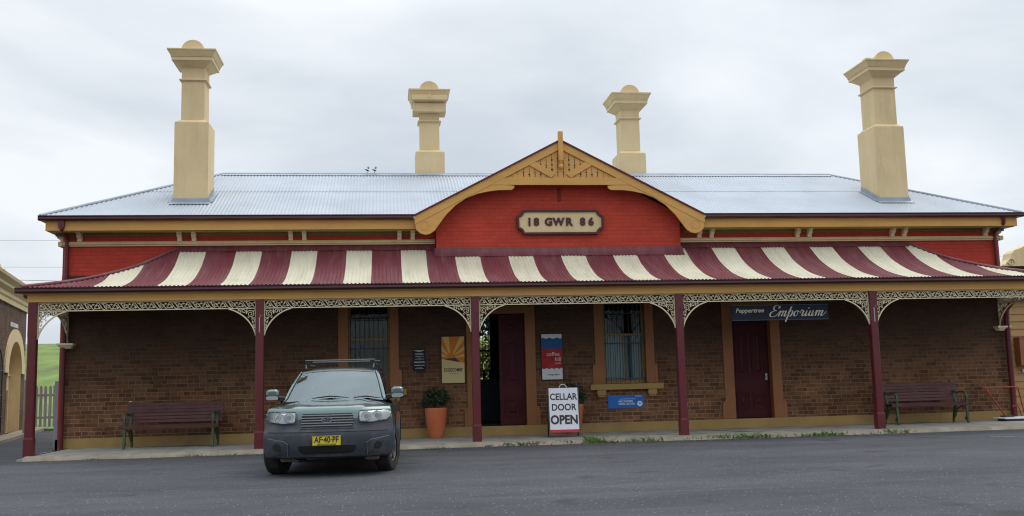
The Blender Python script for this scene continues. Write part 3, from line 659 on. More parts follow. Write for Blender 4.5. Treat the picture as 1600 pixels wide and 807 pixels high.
for k in range(22):
    rfm = MB()
    x = -10.2+k*.97
    if abs(x) > 8.2: continue
    path = [(x, -t, vzs(t)-.06) for t in (.28, .65, 1.06, 1.45, 1.83, 2.0)]
    for p, q in zip(path[:-1], path[1:]): rfm.add([(p[0]-.025, p[1], p[2]-.04), (p[0]+.025, p[1], p[2]-.04), (p[0]+.025, p[1], p[2]+.03), (p[0]-.025, p[1], p[2]+.03), (q[0]-.025, q[1], q[2]-.04), (q[0]+.025, q[1], q[2]-.04), (q[0]+.025, q[1], q[2]+.03), (q[0]-.025, q[1], q[2]+.03)], [(0, 1, 5, 4), (1, 2, 6, 5), (2, 3, 7, 6), (3, 0, 4, 7)])
    rfm.build('rafter', 'cream', B)
def post(x, y):
    m = MB(); h = .078; c = .018
    def oct_(hh, cc): return [(-hh+cc, -hh), (hh-cc, -hh), (hh, -hh+cc), (hh, hh-cc), (hh-cc, hh), (-hh+cc, hh), (-hh, hh-cc), (-hh, -hh+cc)]
    levels = [(-.02, h+.008, .004), (.30, h+.008, .004), (.34, h, c), (2.18, h, c), (2.24, h, .004), (2.864, h, .004)]
    vs = []; fs = []
    for z, hh, cc in levels: vs += [(x+a, y+b, z) for a, b in oct_(hh, cc)]
    for i in range(len(levels)-1):
        for k in range(8): fs.append((i*8+k, i*8+(k+1) % 8, (i+1)*8+(k+1) % 8, (i+1)*8+k))
    m.add(vs, fs); return m.build('verandah_post', 'maroon', B)
posts = [post(x, -D) for x in PX]
for i, (po, mat) in enumerate(zip(posts, [None, 'grey_metal', 'navy_edge', 'navy_edge', 'grey_metal', None])):
    if not mat: continue
    m = MB(); x = PX[i]; m.box(x-.012, x+.008, -D-.086, -D-.079, 2.22, 2.52); m.tube([(x, -D-.08, 2.55), (x+.02, -D-.11, 2.56), (x+.03, -D-.11, 2.52)], .006, 6); m.build('strap_hook', mat, po)
# cast iron lace
def lace_unit(mb, x, z0, h, s, y0, y1):
    # one scroll repeat of length s: a diagonal stem, a curl, an open ring and leaves
    zc = z0+h/2
    mb.ribbon(smooth_path([(x+.02*s, z0+.1*h), (x+.12*s, z0+.75*h), (x+.26*s, z0+.9*h), (x+.36*s, z0+.55*h), (x+.50*s, z0+.12*h), (x+.62*s, z0+.05*h)], 4), .014, y0, y1)
    mb.ribbon(spiral(x+.16*s, zc-.02*h, h*.36, h*.10, 200, 560, 16), .012, y0, y1)
    mb.ribbon(smooth_path([(x+.36*s, z0+.95*h), (x+.52*s, z0+.7*h), (x+.62*s, z0+.3*h), (x+.74*s, z0+.06*h)], 4), .013, y0, y1)
    mb.ribbon(spiral(x+.80*s, zc+.04*h, h*.38, h*.12, 120, 470, 16), .012, y0, y1)
    mb.ribbon(smooth_path([(x+.60*s, z0+.95*h), (x+.72*s, z0+.8*h), (x+.94*s, z0+.2*h), (x+1.02*s, z0+.05*h)], 4), .012, y0, y1)
    for a, b, r in ((.30, .28, .03), (.52, .88, .028), (.66, .55, .026), (.97, .75, .028), (.06, .45, .02)):
        mb.prism([(x+a*s-r, z0+b*h), (x+a*s, z0+b*h-r*.7), (x+a*s+r, z0+b*h), (x+a*s, z0+b*h+r*.7)], y0, y1, 'XZ')
def lace_bracket(mb, x, s, zt, y0, y1, w=.52, h=.52):
    mb.box(*sorted((x, x+s*.018)), y0, y1, zt-h, zt)
    # concave curved lower rib
    rib = [(x+s*(w-w*math.sin(R(a))**.95), zt-h+h*math.cos(R(a))**.9 if a < 90 else zt-h) for a in [i*90/16 for i in range(17)]]
    rib = [(x+s*w*(.68*(1-math.sin(R(a)))+.32*(1-a/90)), zt-h*(.68*(1-math.cos(R(a)))+.32*a/90)) for a in [i*90/16 for i in range(17)]]
    mb.ribbon(rib, .024, y0-.004, y1+.004)
    cx, cz = x+s*.10, zt-.10
    mb.ribbon([(x+s*(p-x), q) for p, q in spiral(x+.10, cz, .078, .016, 0, 640, 30)], .012, y0, y1)
    for px, pz, r in ((.235, .05, .042), (.052, .235, .040), (.036, .33, .024), (.33, .03, .02)):
        mb.ribbon([(x+s*(p-x), q) for p, q in spiral(x+px, zt-pz, r, r*.35, 40, 400, 14)], .012, y0, y1)
    for a, b in (((.02, .02), (.05, .05)), ((.17, .01), (.19, .09)), ((.02, .18), (.09, .18)), ((.155, .155), (.13, .18)), ((.04, .28), (.07, .27)), ((.28, .01), (.29, .07)), ((.02, .37), (.05, .36)), ((.02, .42), (.035, .42))):
        mb.ribbon([(x+s*a[0], zt-a[1]), (x+s*b[0], zt-b[1])], .014, y0, y1)
y0, y1 = -D-.012, -D+.012
for i in range(5):
    a, b = PX[i]+.079, PX[i+1]-.079
    f = MB(); f.box(a, b, y0-.004, y1+.004, 2.845, 2.864); f.box(a, b, y0-.004, y1+.004, 2.69, 2.708); f.box(a, a+.014, y0, y1, 2.708, 2.845); f.box(b-.014, b, y0, y1, 2.708, 2.845)
    n = 12; s = (b-a-.028)/n
    for k in range(n): lace_unit(f, a+.014+k*s, 2.708, .137, s*.98, y0, y1)
    f.build('lace_frieze', 'cream_light', B)
    for x, sg in ((a, 1), (b, -1)):
        q = MB(); lace_bracket(q, x, sg, 2.689, y0, y1); q.build('lace_bracket', 'cream_light', B)
for sx in (-1, 1):    # the end returns, running back to the wall
    X = sx*10.5; a, b = .079, D-.001
    f = MB(); f.box(a, b, -.012, .012, 2.845, 2.864); f.box(a, b, -.012, .012, 2.69, 2.708)
    n = 6; s = (b-a)/n
    for k in range(n): lace_unit(f, a+k*s, 2.708, .137, s*.98, -.01, .01)
    f.map(lambda x, y, z: (X+y, -D+x, z)); f.build('lace_frieze', 'cream_light', B)
    for x, sg in ((a, 1), (b, -1)):
        q = MB(); lace_bracket(q, x, sg, 2.689, -.012, .012, .6, .52); q.map(lambda x, y, z: (X+y, -D+x, z)); q.build('lace_bracket', 'cream_light', B)
    c = MB(); c.frustum(X-sx*.0, -.06, 2.06, 2.13, .09, .06, .15, .13); c.box(X-.17, X+.17, -.2, -.0, 2.13, 2.17); c.build('wall_corbel', 'cream_light', B, bevel=.004)
# downpipes
dp = MB(); dp.tube([(-10.55, -.48, 4.72), (-10.55, -.48, 4.55), (-10.55, -.1, 4.42), (-10.55, -.07, 4.3), (-10.55, -.07, 3.3)], .042, 10); dp.box(-10.61, -10.49, -.5, -.44, 4.56, 4.7); dp.build('downpipe', 'maroon', B, smooth=40)
dp = MB(); dp.tube([(-10.55, -.10, 3.1), (-10.55, -.10, .0)], .05, 10)
dp.tube([(-10.68, -2.0, 3.0), (-10.6, -.5, 2.86), (-10.55, -.12, 2.62), (-10.55, -.10, 2.3)], .045, 10); dp.build('downpipe', 'maroon', B, smooth=40)
dp = MB(); dp.tube([(10.52, -.48, 4.72), (10.52, -.46, 4.56), (10.52, -.1, 4.42), (10.52, -.08, 4.3), (10.52, -.08, 3.3)], .042, 10); dp.build('downpipe', 'maroon', B, smooth=40)
dp = MB(); dp.tube([(10.68, -1.2, 3.0), (10.68, -.5, 2.86), (10.60, -.16, 2.56), (10.60, -.14, 2.3), (10.60, -.14, .0)], .065, 12); dp.tube([(10.74, .05, 2.4), (10.74, .05, 0)], .035, 10); dp.build('downpipe', 'maroon', B, smooth=40)

# ---------------------------------------------------------------- birds on the ridge
for k, (x, lab) in enumerate(((-4.31, 'small grey bird on the roof ridge, the left one of two, tail to the left'), (-4.13, 'small grey bird on the roof ridge, the right one of two, hunched body'))):
    m = MB(); z = 6.425
    ell = lambda cx, cz, rx, rz, mi, tilt=0.: [m.lathe([(rx*math.sin(R(a)), -rz*math.cos(R(a))) for a in range(5, 180, 17)], 0, 0, 10, mi)]
    o0 = len(m.v); ell(0, 0, .028, .055, 0); t = R(65)
    for i in range(o0, len(m.v)): px, py, pz = m.v[i]; m.v[i] = (x+px*math.cos(t)+pz*math.sin(t)*(-1 if k == 0 else -1), RY+py, z+.07+pz*math.cos(t)+px*math.sin(t)*.6)
    o0 = len(m.v); ell(0, 0, .026, .032, 1)
    for i in range(o0, len(m.v)): px, py, pz = m.v[i]; m.v[i] = (x+.03+px, RY+py, z+.135+pz)
    m.add([(x-.04, RY-.012, z+.09), (x-.04, RY+.012, z+.09), (x-.095, RY, z+.115)], [(0, 1, 2)], 0)
    m.tube([(x, RY, z+.05), (x, RY, z-.0)], .005, 5, 0); m.add([(x+.05, RY-.006, z+.14), (x+.05, RY+.006, z+.14), (x+.07, RY, z+.13)], [(0, 1, 2)], 0)
    tag(m.build('bird', ['galah_dark', 'galah_grey'], smooth=60), lab, 'bird', 'birds on the roof ridge')

# ---------------------------------------------------------------- signs on the wall
def board(name, x0, x1, z0, z1, y, t, mat, label, edge=None, cat='sign'):
    o = MB(); o.box(x0, x1, y-t, y, z0, z1); ob = o.build(name, mat, bevel=.003); tag(ob, label, cat)
    if edge:
        f = MB(); e = .014; f.box(x0-e, x0, y-t-.004, y, z0-e, z1+e); f.box(x1, x1+e, y-t-.004, y, z0-e, z1+e); f.box(x0, x1, y-t-.004, y, z0-e, z0); f.box(x0, x1, y-t-.004, y, z1, z1+e); f.build('frame', edge, ob)
    return ob
# winery poster with sun rays
x0, x1, z0, z1 = -2.67, -2.17, 1.155, 2.165; yf = -.032
s1 = board('wall_poster', x0, x1, z0, z1, -.002, .028, 'poster_cream', 'tall cream poster with orange sun rays on the wall left of the open doorway', 'black', 'poster')
zr0, zr1 = 1.645, 1.72; cxr, czr = x0+.2, 1.70
m = MB(); m.prism([(x0, 1.68), (x1, 1.585), (x1, z1), (x0, z1)], yf, -.0301, 'XZ'); m.build('sky_field', 'poster_orange', s1)
m = MB()
def clip_ray(a0, a1):
    P = []
    def hit(a):
        dx, dz = math.cos(R(a)), math.sin(R(a)); best = 9
        for tt in ((x1-cxr)/dx if dx > 1e-6 else 9, (x0-cxr)/dx if dx < -1e-6 else 9, (z1-czr)/dz if dz > 1e-6 else 9):
            if 0 < tt < best: best = tt
        return (cxr+dx*best, czr+dz*best)
    P.append(hit(a0)); 
    for c in ((x1, z1), (x0, z1)):
        ac = math.degrees(math.atan2(c[1]-czr, c[0]-cxr))
        if a0 < ac < a1: P.append(c)
    P.append(hit(a1)); return P
for a0, a1 in ((4, 17), (29, 41), (53, 66), (95, 112), (125, 142), (155, 170)):
    st_ = [(cxr+.11*math.cos(R(a1)), czr+.11*math.sin(R(a1))), (cxr+.11*math.cos(R(a0)), czr+.11*math.sin(R(a0)))]
    m.prism(clip_ray(a0, a1)+st_, yf-.002, yf-.0002, 'XZ')
m.build('sun_rays', 'poster_yellow', s1)
m = MB(); m.prism([(x0+.07, 1.668), (x0+.40, 1.606), (x0+.37, 1.64), (x0+.31, 1.69), (x0+.24, 1.70), (x0+.18, 1.685), (x0+.15, 1.695), (x0+.12, 1.675), (x0+.09, 1.69)], yf-.004, yf-.0022, 'XZ'); m.build('hill_motif', 'text_dark', s1)
text('EDGECOMBE', .105, 'text_dark', s1, (x0+x1)/2, -.0315, 1.435, sx=.66, bold=.0015, ext=.0015)
text('FAMILY WINES', .03, 'meter', s1, (x0+x1)/2, -.0315, 1.36, sx=.9, ext=.0015, space=1.25)
# black notice
s2 = board('wall_notice', -3.30, -3.02, 1.43, 1.91, -.002, .014, 'navy', 'small black notice with rows of fine white print left of the sun ray poster')
m = MB()
for z, w, h in ((1.875, .2, .014), (1.852, .1, .012), (1.81, .17, .006), (1.798, .19, .006), (1.785, .14, .006), (1.745, .16, .008), (1.715, .08, .006), (1.69, .17, .008), (1.635, .22, .007), (1.623, .23, .007), (1.611, .2, .007), (1.56, .23, .007), (1.548, .2, .007), (1.50, .12, .006), (1.485, .18, .006)):
    x = -3.16-w/2
    while x < -3.16+w/2: 
        l = rnd.uniform(.012, .03); m.box(x, x+l, -.018, -.0162, z-h/2, z+h/2); x += l+.006
m.build('fine_print', 'poster_white', s2)
# coffee hill poster
x0, x1, z0, z1 = -.455, .005, 1.18, 2.18
s3 = board('wall_poster', x0, x1, z0, z1, -.002, .028, 'poster_white', 'tall blue, red and white poster lettered coffee hill, right of the open doorway', 'black', 'poster')
def wavy(za, zb, mat, name, ph, lift=.0):
    top = [(x0+(x1-x0)*i/20, za+.012*math.sin(i*.9+ph)+.008*math.sin(i*2.3+ph)) for i in range(21)]; bot = [(x0+(x1-x0)*i/20, zb+.012*math.sin(i*1.3+ph)) for i in range(21)]
    m = MB(); m.prism(bot+top[::-1], yf+.0003-lift, -.0301, 'XZ'); m.build(name, mat, s3)
wavy(2.09, 1.82, 'poster_blue', 'blue_band', .5); wavy(1.86, 1.42, 'poster_red', 'red_band', 2., .002)
text('coffee', .125, 'poster_white', s3, x1-.205, -.036, 1.735, sx=.98); text('hill', .125, 'poster_white', s3, x1-.10, -.036, 1.62, sx=.98); text('WINES', .04, 'poster_white', s3, x1-.10, -.036, 1.53, sx=1.1)
text('Orange Region', .05, 'text_dark', s3, x0+.26, -.0325, 1.285, sx=.9, shear=.4)
# blue sign
x0, x1, z0, z1 = 1.01, 1.83, .505, .795
s4 = board('wall_sign', x0, x1, z0, z1, -.002, .012, 'blue', 'wide bright blue sign with white lettering low on the wall under the barred window')
text('MILLTHORPE', .056, 'white', s4, x0+.40, -.0155, .655, sx=1.0, bold=.001); text('WINE CENTRE', .056, 'white', s4, x0+.42, -.0155, .598, sx=1.0, bold=.001)
m = MB(); m.box(x0+.26, x0+.62, -.0165, -.0145, .705, .712); m.box(x1-.17, x1-.06, -.0165, -.0145, .76, .77); m.prism([(x1-.2, .775), (x1-.17, .775), (x1-.185, .755)], -.0165, -.0145, 'XZ'); m.build('small_print', 'white', s4)
m = MB(); m.prism(arc(x1-.10, .60, .06, 0, 360, 24)[:-1], -.0165, -.0145, 'XZ'); c = m.build('number_disc', 'white', s4); text('9', .08, 'blue', c, x1-.10, -.019, .60, bold=.001)
# hanging emporium sign
es = empty('hanging_sign', (4.39, -1.75, 2.47), R(-.8), 'long dark blue hanging sign lettered Peppertree Emporium above the closed maroon door', 'sign')
m = MB(); m.box(-1.06, 1.06, -.02, .02, -.155, .155); eb = m.build('board', 'navy', es, bevel=.003)
m = MB(); m.ribbon([(-1.06, -.155), (1.06, -.155), (1.06, .155), (-1.06, .155)], .016, -.026, .02, closed=True); m.build('frame', 'navy_edge', es)
text('Peppertree', .125, 'text_cream', es, -.66, -.0225, .045, sx=1.02, shear=.25, bold=.0025, space=1.06)
S = MB()
def pen(pts, ox, oz, k=1.0, closed=False):
    P = smooth_path([(ox+a*k+b*k*.28, oz+b*k) for a, b in pts], 7); ws = []
    for i in range(len(P)):
        p, q = P[max(i-1, 0)], P[min(i+1, len(P)-1)]; dx, dz = q[0]-p[0], q[1]-p[1]; l = math.hypot(dx, dz) or 1
        ws.append(.006+.016*(max(0, -dz/l))**1.5+.003)
    S.ribbon(P, ws, -.026, -.0215)
u = .115   # x height
o = -.36
pen([(1.15, 1.75), (.95, 2.0), (.6, 2.0), (.35, 1.7), (.45, 1.25), (.8, 1.05), (.4, .95), (.05, .6), (.1, .1), (.5, -.08), (.95, .1), (1.2, .5)], o, -.085, u)
pen([(1.05, 1.6), (1.2, 1.85), (1.3, 1.6), (1.1, 1.45)], o, -.085, u)
def hump(ox, first=False):
    pen([(0, 0.5), (.18, .95), (.28, .98), (.25, .6), (.15, 0)], ox, -.085, u); pen([(.18, .3), (.45, .85), (.62, 1.0), (.72, .85), (.62, 0.02)], ox, -.085, u)
o2 = o+1.25*u
hump(o2); pen([(.62, .3), (.9, .85), (1.08, 1.0), (1.18, .85), (1.05, .15), (1.2, .0), (1.4, .3)], o2, -.085, u)
o3 = o2+1.55*u
pen([(0, .5), (.2, 1.6), (.3, 1.7), (.2, .9), (-.02, -.85), (-.1, -.95)], o3, -.085, u); pen([(.08, .1), (.3, .85), (.52, 1.0), (.68, .75), (.6, .25), (.4, .0), (.15, .15)], o3, -.085, u)
o4 = o3+.9*u
pen([(.45, .98), (.2, .85), (.08, .4), (.22, .02), (.5, .1), (.62, .55), (.45, .98), (.75, .8), (.95, .75)], o4, -.085, u)
o5 = o4+1.0*u
pen([(0, .5), (.15, 1.15), (.3, .95), (.5, .95), (.42, .4), (.45, .05), (.7, .1), (.85, .5)], o5, -.085, u)
o6 = o5+.9*u
pen([(0, .6), (.12, .98), (.02, .2), (.15, .0), (.4, .35)], o6, -.085, u); pen([(.22, 1.4), (.3, 1.5), (.24, 1.35)], o6, -.085, u)
o7 = o6+.5*u
pen([(0, .6), (.15, .98), (.05, .25), (.2, .0), (.42, .2), (.62, .95)], o7, -.085, u); pen([(.62, .98), (.52, .2), (.65, .0), (.85, .35)], o7, -.085, u)
o8 = o7+.95*u
hump(o8); pen([(.62, .3), (.9, .85), (1.08, 1.0), (1.18, .85), (1.05, .15), (1.2, .0), (1.5, .3), (1.75, .75)], o8, -.085, u)
S.map(lambda x, y, z: (x*1.21+.20, y, z)); S.build('script_lettering', 'text_cream', es)
m = MB()
for x in (-.9, .9): m.tube([(x, 0, .155), (x, 0, .42)], .005, 6); 
m.tube([(-1.0, 0, .42), (1.0, 0, .42)], .008, 6); m.build('hanger', 'iron', es)

# ---------------------------------------------------------------- A-frame sign
af = empty('sandwich_board', (-.235, -1.35, 0), R(-4), 'white folding sandwich board lettered CELLAR DOOR OPEN standing on the footpath', 'sign')
H, tl = 1.0, R(14)
def lean(mb, sgn=1):   # tilt the panel back about its foot
    return mb.map(lambda x, y, z: (x, sgn*(-.2+y*math.cos(tl)+z*math.sin(tl)*.78), z*math.cos(tl)*1.03))
m = MB(); m.box(-.30, .30, 0, .012, .10, H); lean(m).build('front_panel', 'white_vinyl', af)
m = MB(); m.box(-.30, .30, -.0035, -.001, .10, .155); lean(m).build('red_strip', 'red', af)
m = MB(); m.box(-.325, -.30, -.005, .02, .0, H+.005); m.box(.30, .325, -.005, .02, .0, H+.005); m.box(-.30, .30, .013, .03, H-.03, H+.005); m.box(-.30, .30, .013, .03, .11, .14); lean(m).build('front_frame', 'iron', af)
m = MB(); m.box(-.325, .325, .0, .02, .10, H); m.box(-.325, -.30, 0, .02, 0, .1); m.box(.30, .325, 0, .02, 0, .1); lean(m, -1).build('rear_panel', 'black', af)
m = MB(); m.ribbon(arc(0, H+.0, .075, 0, 180, 10), .012, .02, .035); m.build('handle', 'white', af)
for body, size, z, sx, bd in (('CELLAR', .185, .815, .88, .004), ('DOOR', .185, .60, .92, .004), ('OPEN', .245, .345, .89, .009)):
    t = text(body, size, 'text_dark', af, 0, 0, 0, sx=sx, bold=bd, ext=.0015)
    for v in t.data.vertices:
        x, y, zz = v.co; zz += z; y -= .003; v.co = (x, -.2+y*math.cos(tl)+zz*math.sin(tl)*.78, zz*math.cos(tl)*1.03)

# ---------------------------------------------------------------- potted shrubs
def leaf_cloud(mb, cx, cy, cz, rx, ry, rz, n, size, rr, mi=0):
    for _ in range(n):
        while True:
            a, b, c = rr.uniform(-1, 1), rr.uniform(-1, 1), rr.uniform(-1, 1)
            if a*a+b*b+c*c < 1: break
        k = rr.uniform(.75, 1.15); p = Vector((cx+a*rx*k, cy+b*ry*k, cz+c*rz*k))
        d = Vector((rr.gauss(0, 1)+a, rr.gauss(0, 1)+b, rr.gauss(0, .8)+.5)).normalized(); q = d.cross(Vector((rr.gauss(0, 1), rr.gauss(0, 1), rr.gauss(0, 1)))).normalized()
        s = size*rr.uniform(.6, 1.3); w = s*.2
        mb.add([p, p+d*s*.5+q*w, p+d*s, p+d*s*.5-q*w], [(0, 1, 2, 3)], mi)
def potted(x, y, label, seed, hf):
    P = empty('potted_shrub', (x, y, 0), 0, label, 'potted plant', 'terracotta pots with shrubs by the wall')
    m = MB(); m.lathe([(.135, 0), (.15, .02), (.175, .12), (.205, .3), (.225, .45), (.235, .56), (.24, .62), (.235, .64), (.215, .64), (.205, .58)], n=28); m.build('pot', 'terracotta', P, smooth=40)
    m = MB(); m.lathe([(.205, .56), (.19, .60), (.02, .61)], n=20); m.build('soil', 'soil', P)
    rr = random.Random(seed); m = MB()
    for k in range(9):
        a = rr.uniform(0, 6.28); l = rr.uniform(.2, .4); m.tube([(0.05*math.cos(a), .05*math.sin(a), .6), (l*.3*math.cos(a), l*.3*math.sin(a), .6+l*.6), (l*.7*math.cos(a), l*.7*math.sin(a), .6+l)], .006, 5)
    m.build('stems', 'bark', P)
    m = MB(); leaf_cloud(m, 0, 0, .86, .26, .24, .22, 620, .085, rr)
    for k in range(9):
        a = rr.uniform(0, 6.28); leaf_cloud(m, .22*math.cos(a), .2*math.sin(a), .80+rr.uniform(-.1, .2), .1, .1, .09, 60, .07, rr)
    m.build('foliage', 'leaf', P)
    return P
potted(-2.83, -.42, 'terracotta pot with a dark green shrub below the sun ray poster', 3, .5)
potted(.13, -.42, 'terracotta pot with a dark green shrub half hidden behind the white sandwich board', 5, .5)

# ---------------------------------------------------------------- benches
def bench(x, y, rz, label, Lb=1.85):
    P = empty('park_bench', (x, y, 0), rz, label, 'bench', 'slatted benches under the verandah')
    hl_ = Lb/2
    m = MB()
    for k in range(4):
        yy = -.26+k*.105; zz = .44-(.012*k); m.box(-hl_-.06, hl_+.06, yy, yy+.088, zz, zz+.03)
    m.box(-hl_-.06, hl_+.06, -.285, -.262, .385, .455); m.build('seat', 'slat', P, bevel=.004)
    m = MB()
    for k in range(6):
        z0 = .50+k*.068; yy = .15+.26*(z0-.5); m.add([(-hl_-.04, yy, z0), (hl_+.04, yy, z0), (hl_+.04, yy+.025, z0), (-hl_-.04, yy+.025, z0), (-hl_-.04, yy+.016, z0+.058), (hl_+.04, yy+.016, z0+.058), (hl_+.04, yy+.041, z0+.058), (-hl_-.04, yy+.041, z0+.058)],
              [(0, 3, 2, 1), (4, 5, 6, 7), (0, 1, 5, 4), (1, 2, 6, 5), (2, 3, 7, 6), (3, 0, 4, 7)])
    m.build('backrest', 'slat', P, bevel=.003)
    for s in (-1, 1):
        X = s*(hl_-.06); q = MB(); mp = lambda pts, w: q.ribbon(smooth_path(pts, 6), w, -.022, .022)
        mp([(-.30, .0), (-.275, .2), (-.25, .42)], .045); mp([(.26, .0), (.22, .22), (.13, .42), (.20, .62), (.28, .90)], .04)
        mp([(-.25, .42), (-.05, .40), (.15, .40)], .035); mp([(-.26, .40), (-.10, .36), (.08, .30), (.2, .12)], .022); mp([(-.27, .42), (-.285, .55), (-.25, .66), (-.12, .69), (.05, .665), (.22, .70)], .032)
        q.ribbon(spiral(-.22, .10, .05, .015, 90, 450, 18), .018, -.018, .018)
        q.map(lambda a, b, c: (X+b, a, c)); q.build('end_frame', 'green_iron', P)
    return P
bench(-8.22, -.62, R(-2.5), 'maroon slatted bench against the brick wall left of the parked car', 1.86)
b2 = bench(8.14, -.62, R(2.), 'maroon slatted bench at the right end of the verandah beside the red tube frame', 1.80)
wp = MB(); wp.prism([(-9.1, .93), (-9.06, .93), (-9.055, .945), (-9.095, .945)], -.52, -.49, 'XZ'); tag(wp.build('paper_scrap', 'white'), 'tiny white scrap lying on the top slat of the left bench', 'litter')
wp = MB(); wp.lathe([(.012, .885), (.016, .90), (.012, .925), (.022, .94), (.02, .965), (.004, .975)], 8.83, -.50, 10); tag(wp.build('bench_ornament', 'iron', smooth=50), 'small dark knob on the top slat of the right bench', 'knob')

# ---------------------------------------------------------------- red tube rail with a board, right end
rr_ = empty('tube_trolley', (10.1, -.45, 0), 0, 'worn red tubular trolley frame with a pale flat board at the station corner', 'trolley')
m = MB(); m.tube([(-.42, .05, .74), (-.36, .05, .76), (.02, -.02, .15), (.06, -.03, .09)], .018, 8); m.tube([(-.36, .05, .75), (.55, .25, .75), (.60, .25, .72), (.72, .25, .08)], .017, 8); m.tube([(.38, .2, .3), (.5, .2, .33), (.56, .2, .25), (.6, .2, .08)], .014, 8); m.build('handle_frame', 'red_tube', rr_, smooth=50)
m = MB(); m.box(-.18, 1.5, -.35, .1, .045, .075); m.build('board', 'white_vinyl', rr_, bevel=.004)
m = MB(); m.box(-.1, 1.45, -.3, -.25, 0, .045); m.box(-.1, 1.45, .0, .05, 0, .045); m.box(-.02, .2, -.12, .06, .075, .11); m.build('under_frame', 'iron', rr_)
cd_ = MB(); cd_.box(9.62, 9.78, -.30, -.05, .0, .0) if False else None

# ---------------------------------------------------------------- the car
CAR = empty('parked_car', (-4.65, -8.28, -.045), R(-2.2), 'grey green estate car with dusty grey bumper, roof bars and yellow number plate', 'car')
HWD = .868
rowsF = [(.20, .155, .80), (.225, .07, .84), (.30, .035, .865), (.40, .008, .875), (.50, 0., .875), (.555, .012, .872), (.60, .045, .868), (.66, .065, .862), (.72, .085, .855), (.79, .11, .845), (.845, .145, .83), (.868, .185, .815)]
def plan(x, z): return .27*(abs(x)/.87)**3.0+.015*(abs(x)/.87)
def Fy(x, z):
    for (z0_, y0_, w0_), (z1_, y1_, w1_) in zip(rowsF[:-1], rowsF[1:]):
        if z <= z1_: return y0_+(y1_-y0_)*max(0, (z-z0_)/(z1_-z0_))+plan(x, z)
    return rowsF[-1][1]+plan(x, z)
us = [-1+2*i/32 for i in range(33)]
rows = [[(u*w, y+plan(u*w, z), z) for u in us] for z, y, w in rowsF]
hood = [(.885, .23, .80), (.91, .34, .785), (.94, .50, .78), (.965, .68, .775), (.985, .86, .77), (1.0, 1.0, .765), (1.012, 1.12, .76)]
hr = []
for i, (z, y, w) in enumerate(hood):
    k = max(0, 1-(i+1)/5)
    hr.append([(u*w, y+plan(u*w, z)*k, z-.075*abs(u)**3.2+.012*math.exp(-((abs(u)-.55)/.12)**2)) for u in us])
body = MB()
body.grid(rows, 1); rows2 = [rows[-1]]+hr; body.grid(rows2, 0)
# side panels: rows of constant index from sill to beltline, running to the back
ysd = [.34+.055*i for i in range(14)]+[1.09+.08*i for i in range(42)]
for s in (-1, 1):
    zl = [.22, .30, .40, .50, .56, .60, .66, .72, .79, .845, .89]; idx = [1, 2, 3, 4, 5, 6, 7, 8, 9, 10]
    cols = [[(s*w, y+plan(w, z), z) for z, y, w in rowsF[1:]]]
    for y in ysd:
        ztop = .845+.09*min(1, (y-.3)/.9)+.02*min(1, max(0, (y-1.2)/2)); tuck = .05*max(0, (y-3.7)/.7)**2
        col = []
        n = len(rowsF)-1
        for q in range(n):
            t = q/(n-1); z = .225+(ztop-.225)*t
            w = HWD-.02*(1-t)**2-.012*t-(.035*max(0, t-.8)/.2)-tuck
            dist = min(abs(y-.90), abs(y-3.43)); w += .016*math.exp(-(dist/.42)**4)*(1 if z < .75 else .4)
            if y < .45: w = min(w, cols[0][q][0]*s+.03*(y-.3)/.15+.01)
            col.append((s*w, max(y, cols[0][q][1]+.01*(1+ysd.index(y))), z))
        cols.append(col)
    for c in cols[1:]:
        for q, (px, py, pz) in enumerate(c):
            for wy in (.90, 3.43):
                dx, dz = py-wy, pz-.33; d = math.hypot(dx, dz)
                if .335 < d < .41: c[q] = (px+s*.012, wy+dx/d*.372, .33+dz/d*.372)
    v0 = len(body.f); body.grid(cols if s > 0 else cols[::-1], 0)
    keep = []
    for f in body.f[v0:]:
        c = [sum(body.v[i][k] for i in f)/4 for k in range(3)]
        if min(math.hypot(c[1]-wy, c[2]-.33) for wy in (.90, 3.43)) > .362: keep.append(f)
    body.f = body.f[:v0]+keep; body.mi = body.mi[:v0]+[0]*len(keep)
    # bonnet edge filler to the shoulder
    e1 = [r[-1] if s > 0 else r[0] for r in rows2]; 
    e2 = [c[-1] for c in cols[:10]]
    A = e1; Bp = []
    for p in A:
        # nearest y on shoulder line
        best = min(range(len(cols)-1), key=lambda i: abs((cols[i][-1][1]+cols[i+1][-1][1])/2-p[1])); c0, c1 = cols[best][-1], cols[best+1][-1]; t = max(0, min(1, (p[1]-c0[1])/max(1e-6, c1[1]-c0[1])))
        Bp.append(tuple(c0[i]+(c1[i]-c0[i])*t for i in range(3)))
    body.grid([A, Bp] if s < 0 else [Bp, A], 0)
    # belt shelf from shoulder to greenhouse
    body.grid([[(s*.80, y, 1.0) for y in (1.12, 2, 3, 4.0, 4.42)], [(s*.845, y, .945+.01) for y in (1.12, 2, 3, 4.0, 4.42)]], 0)
body.add([(-.82, 4.42, .3), (.82, 4.42, .3), (.80, 4.46, .95), (-.80, 4.46, .95), (-.80, 4.35, 1.0), (.80, 4.35, 1.0)], [(0, 1, 2, 3), (3, 2, 5, 4)], 0)
bo = body.build('body', ['car_paint', 'clad'], CAR, smooth=35)
me = bo.data
for p in me.polygons:
    c = p.center
    if c.y < 1.0 and p.material_index == 1: p.material_index = 1 if c.z < .70 and not (abs(c.x) > .84 and c.z > .62) else 0
    elif abs(c.x) > .8 and c.z < .42: p.material_index = 1
for y in (.90, 3.43):
    for s in (-1, 1):
        m = MB(); P = [(y+.375*math.cos(R(a)), .33+.375*math.sin(R(a))) for a in range(-12, 193, 8)]
        m.grid([[(s*xx, a, b) for a, b in P] for xx in (.60, .875)]); m.tube([(s*.872, a, b) for a, b in P], .012, 5)
        m.build('wheel_arch', 'clad', CAR, smooth=50)
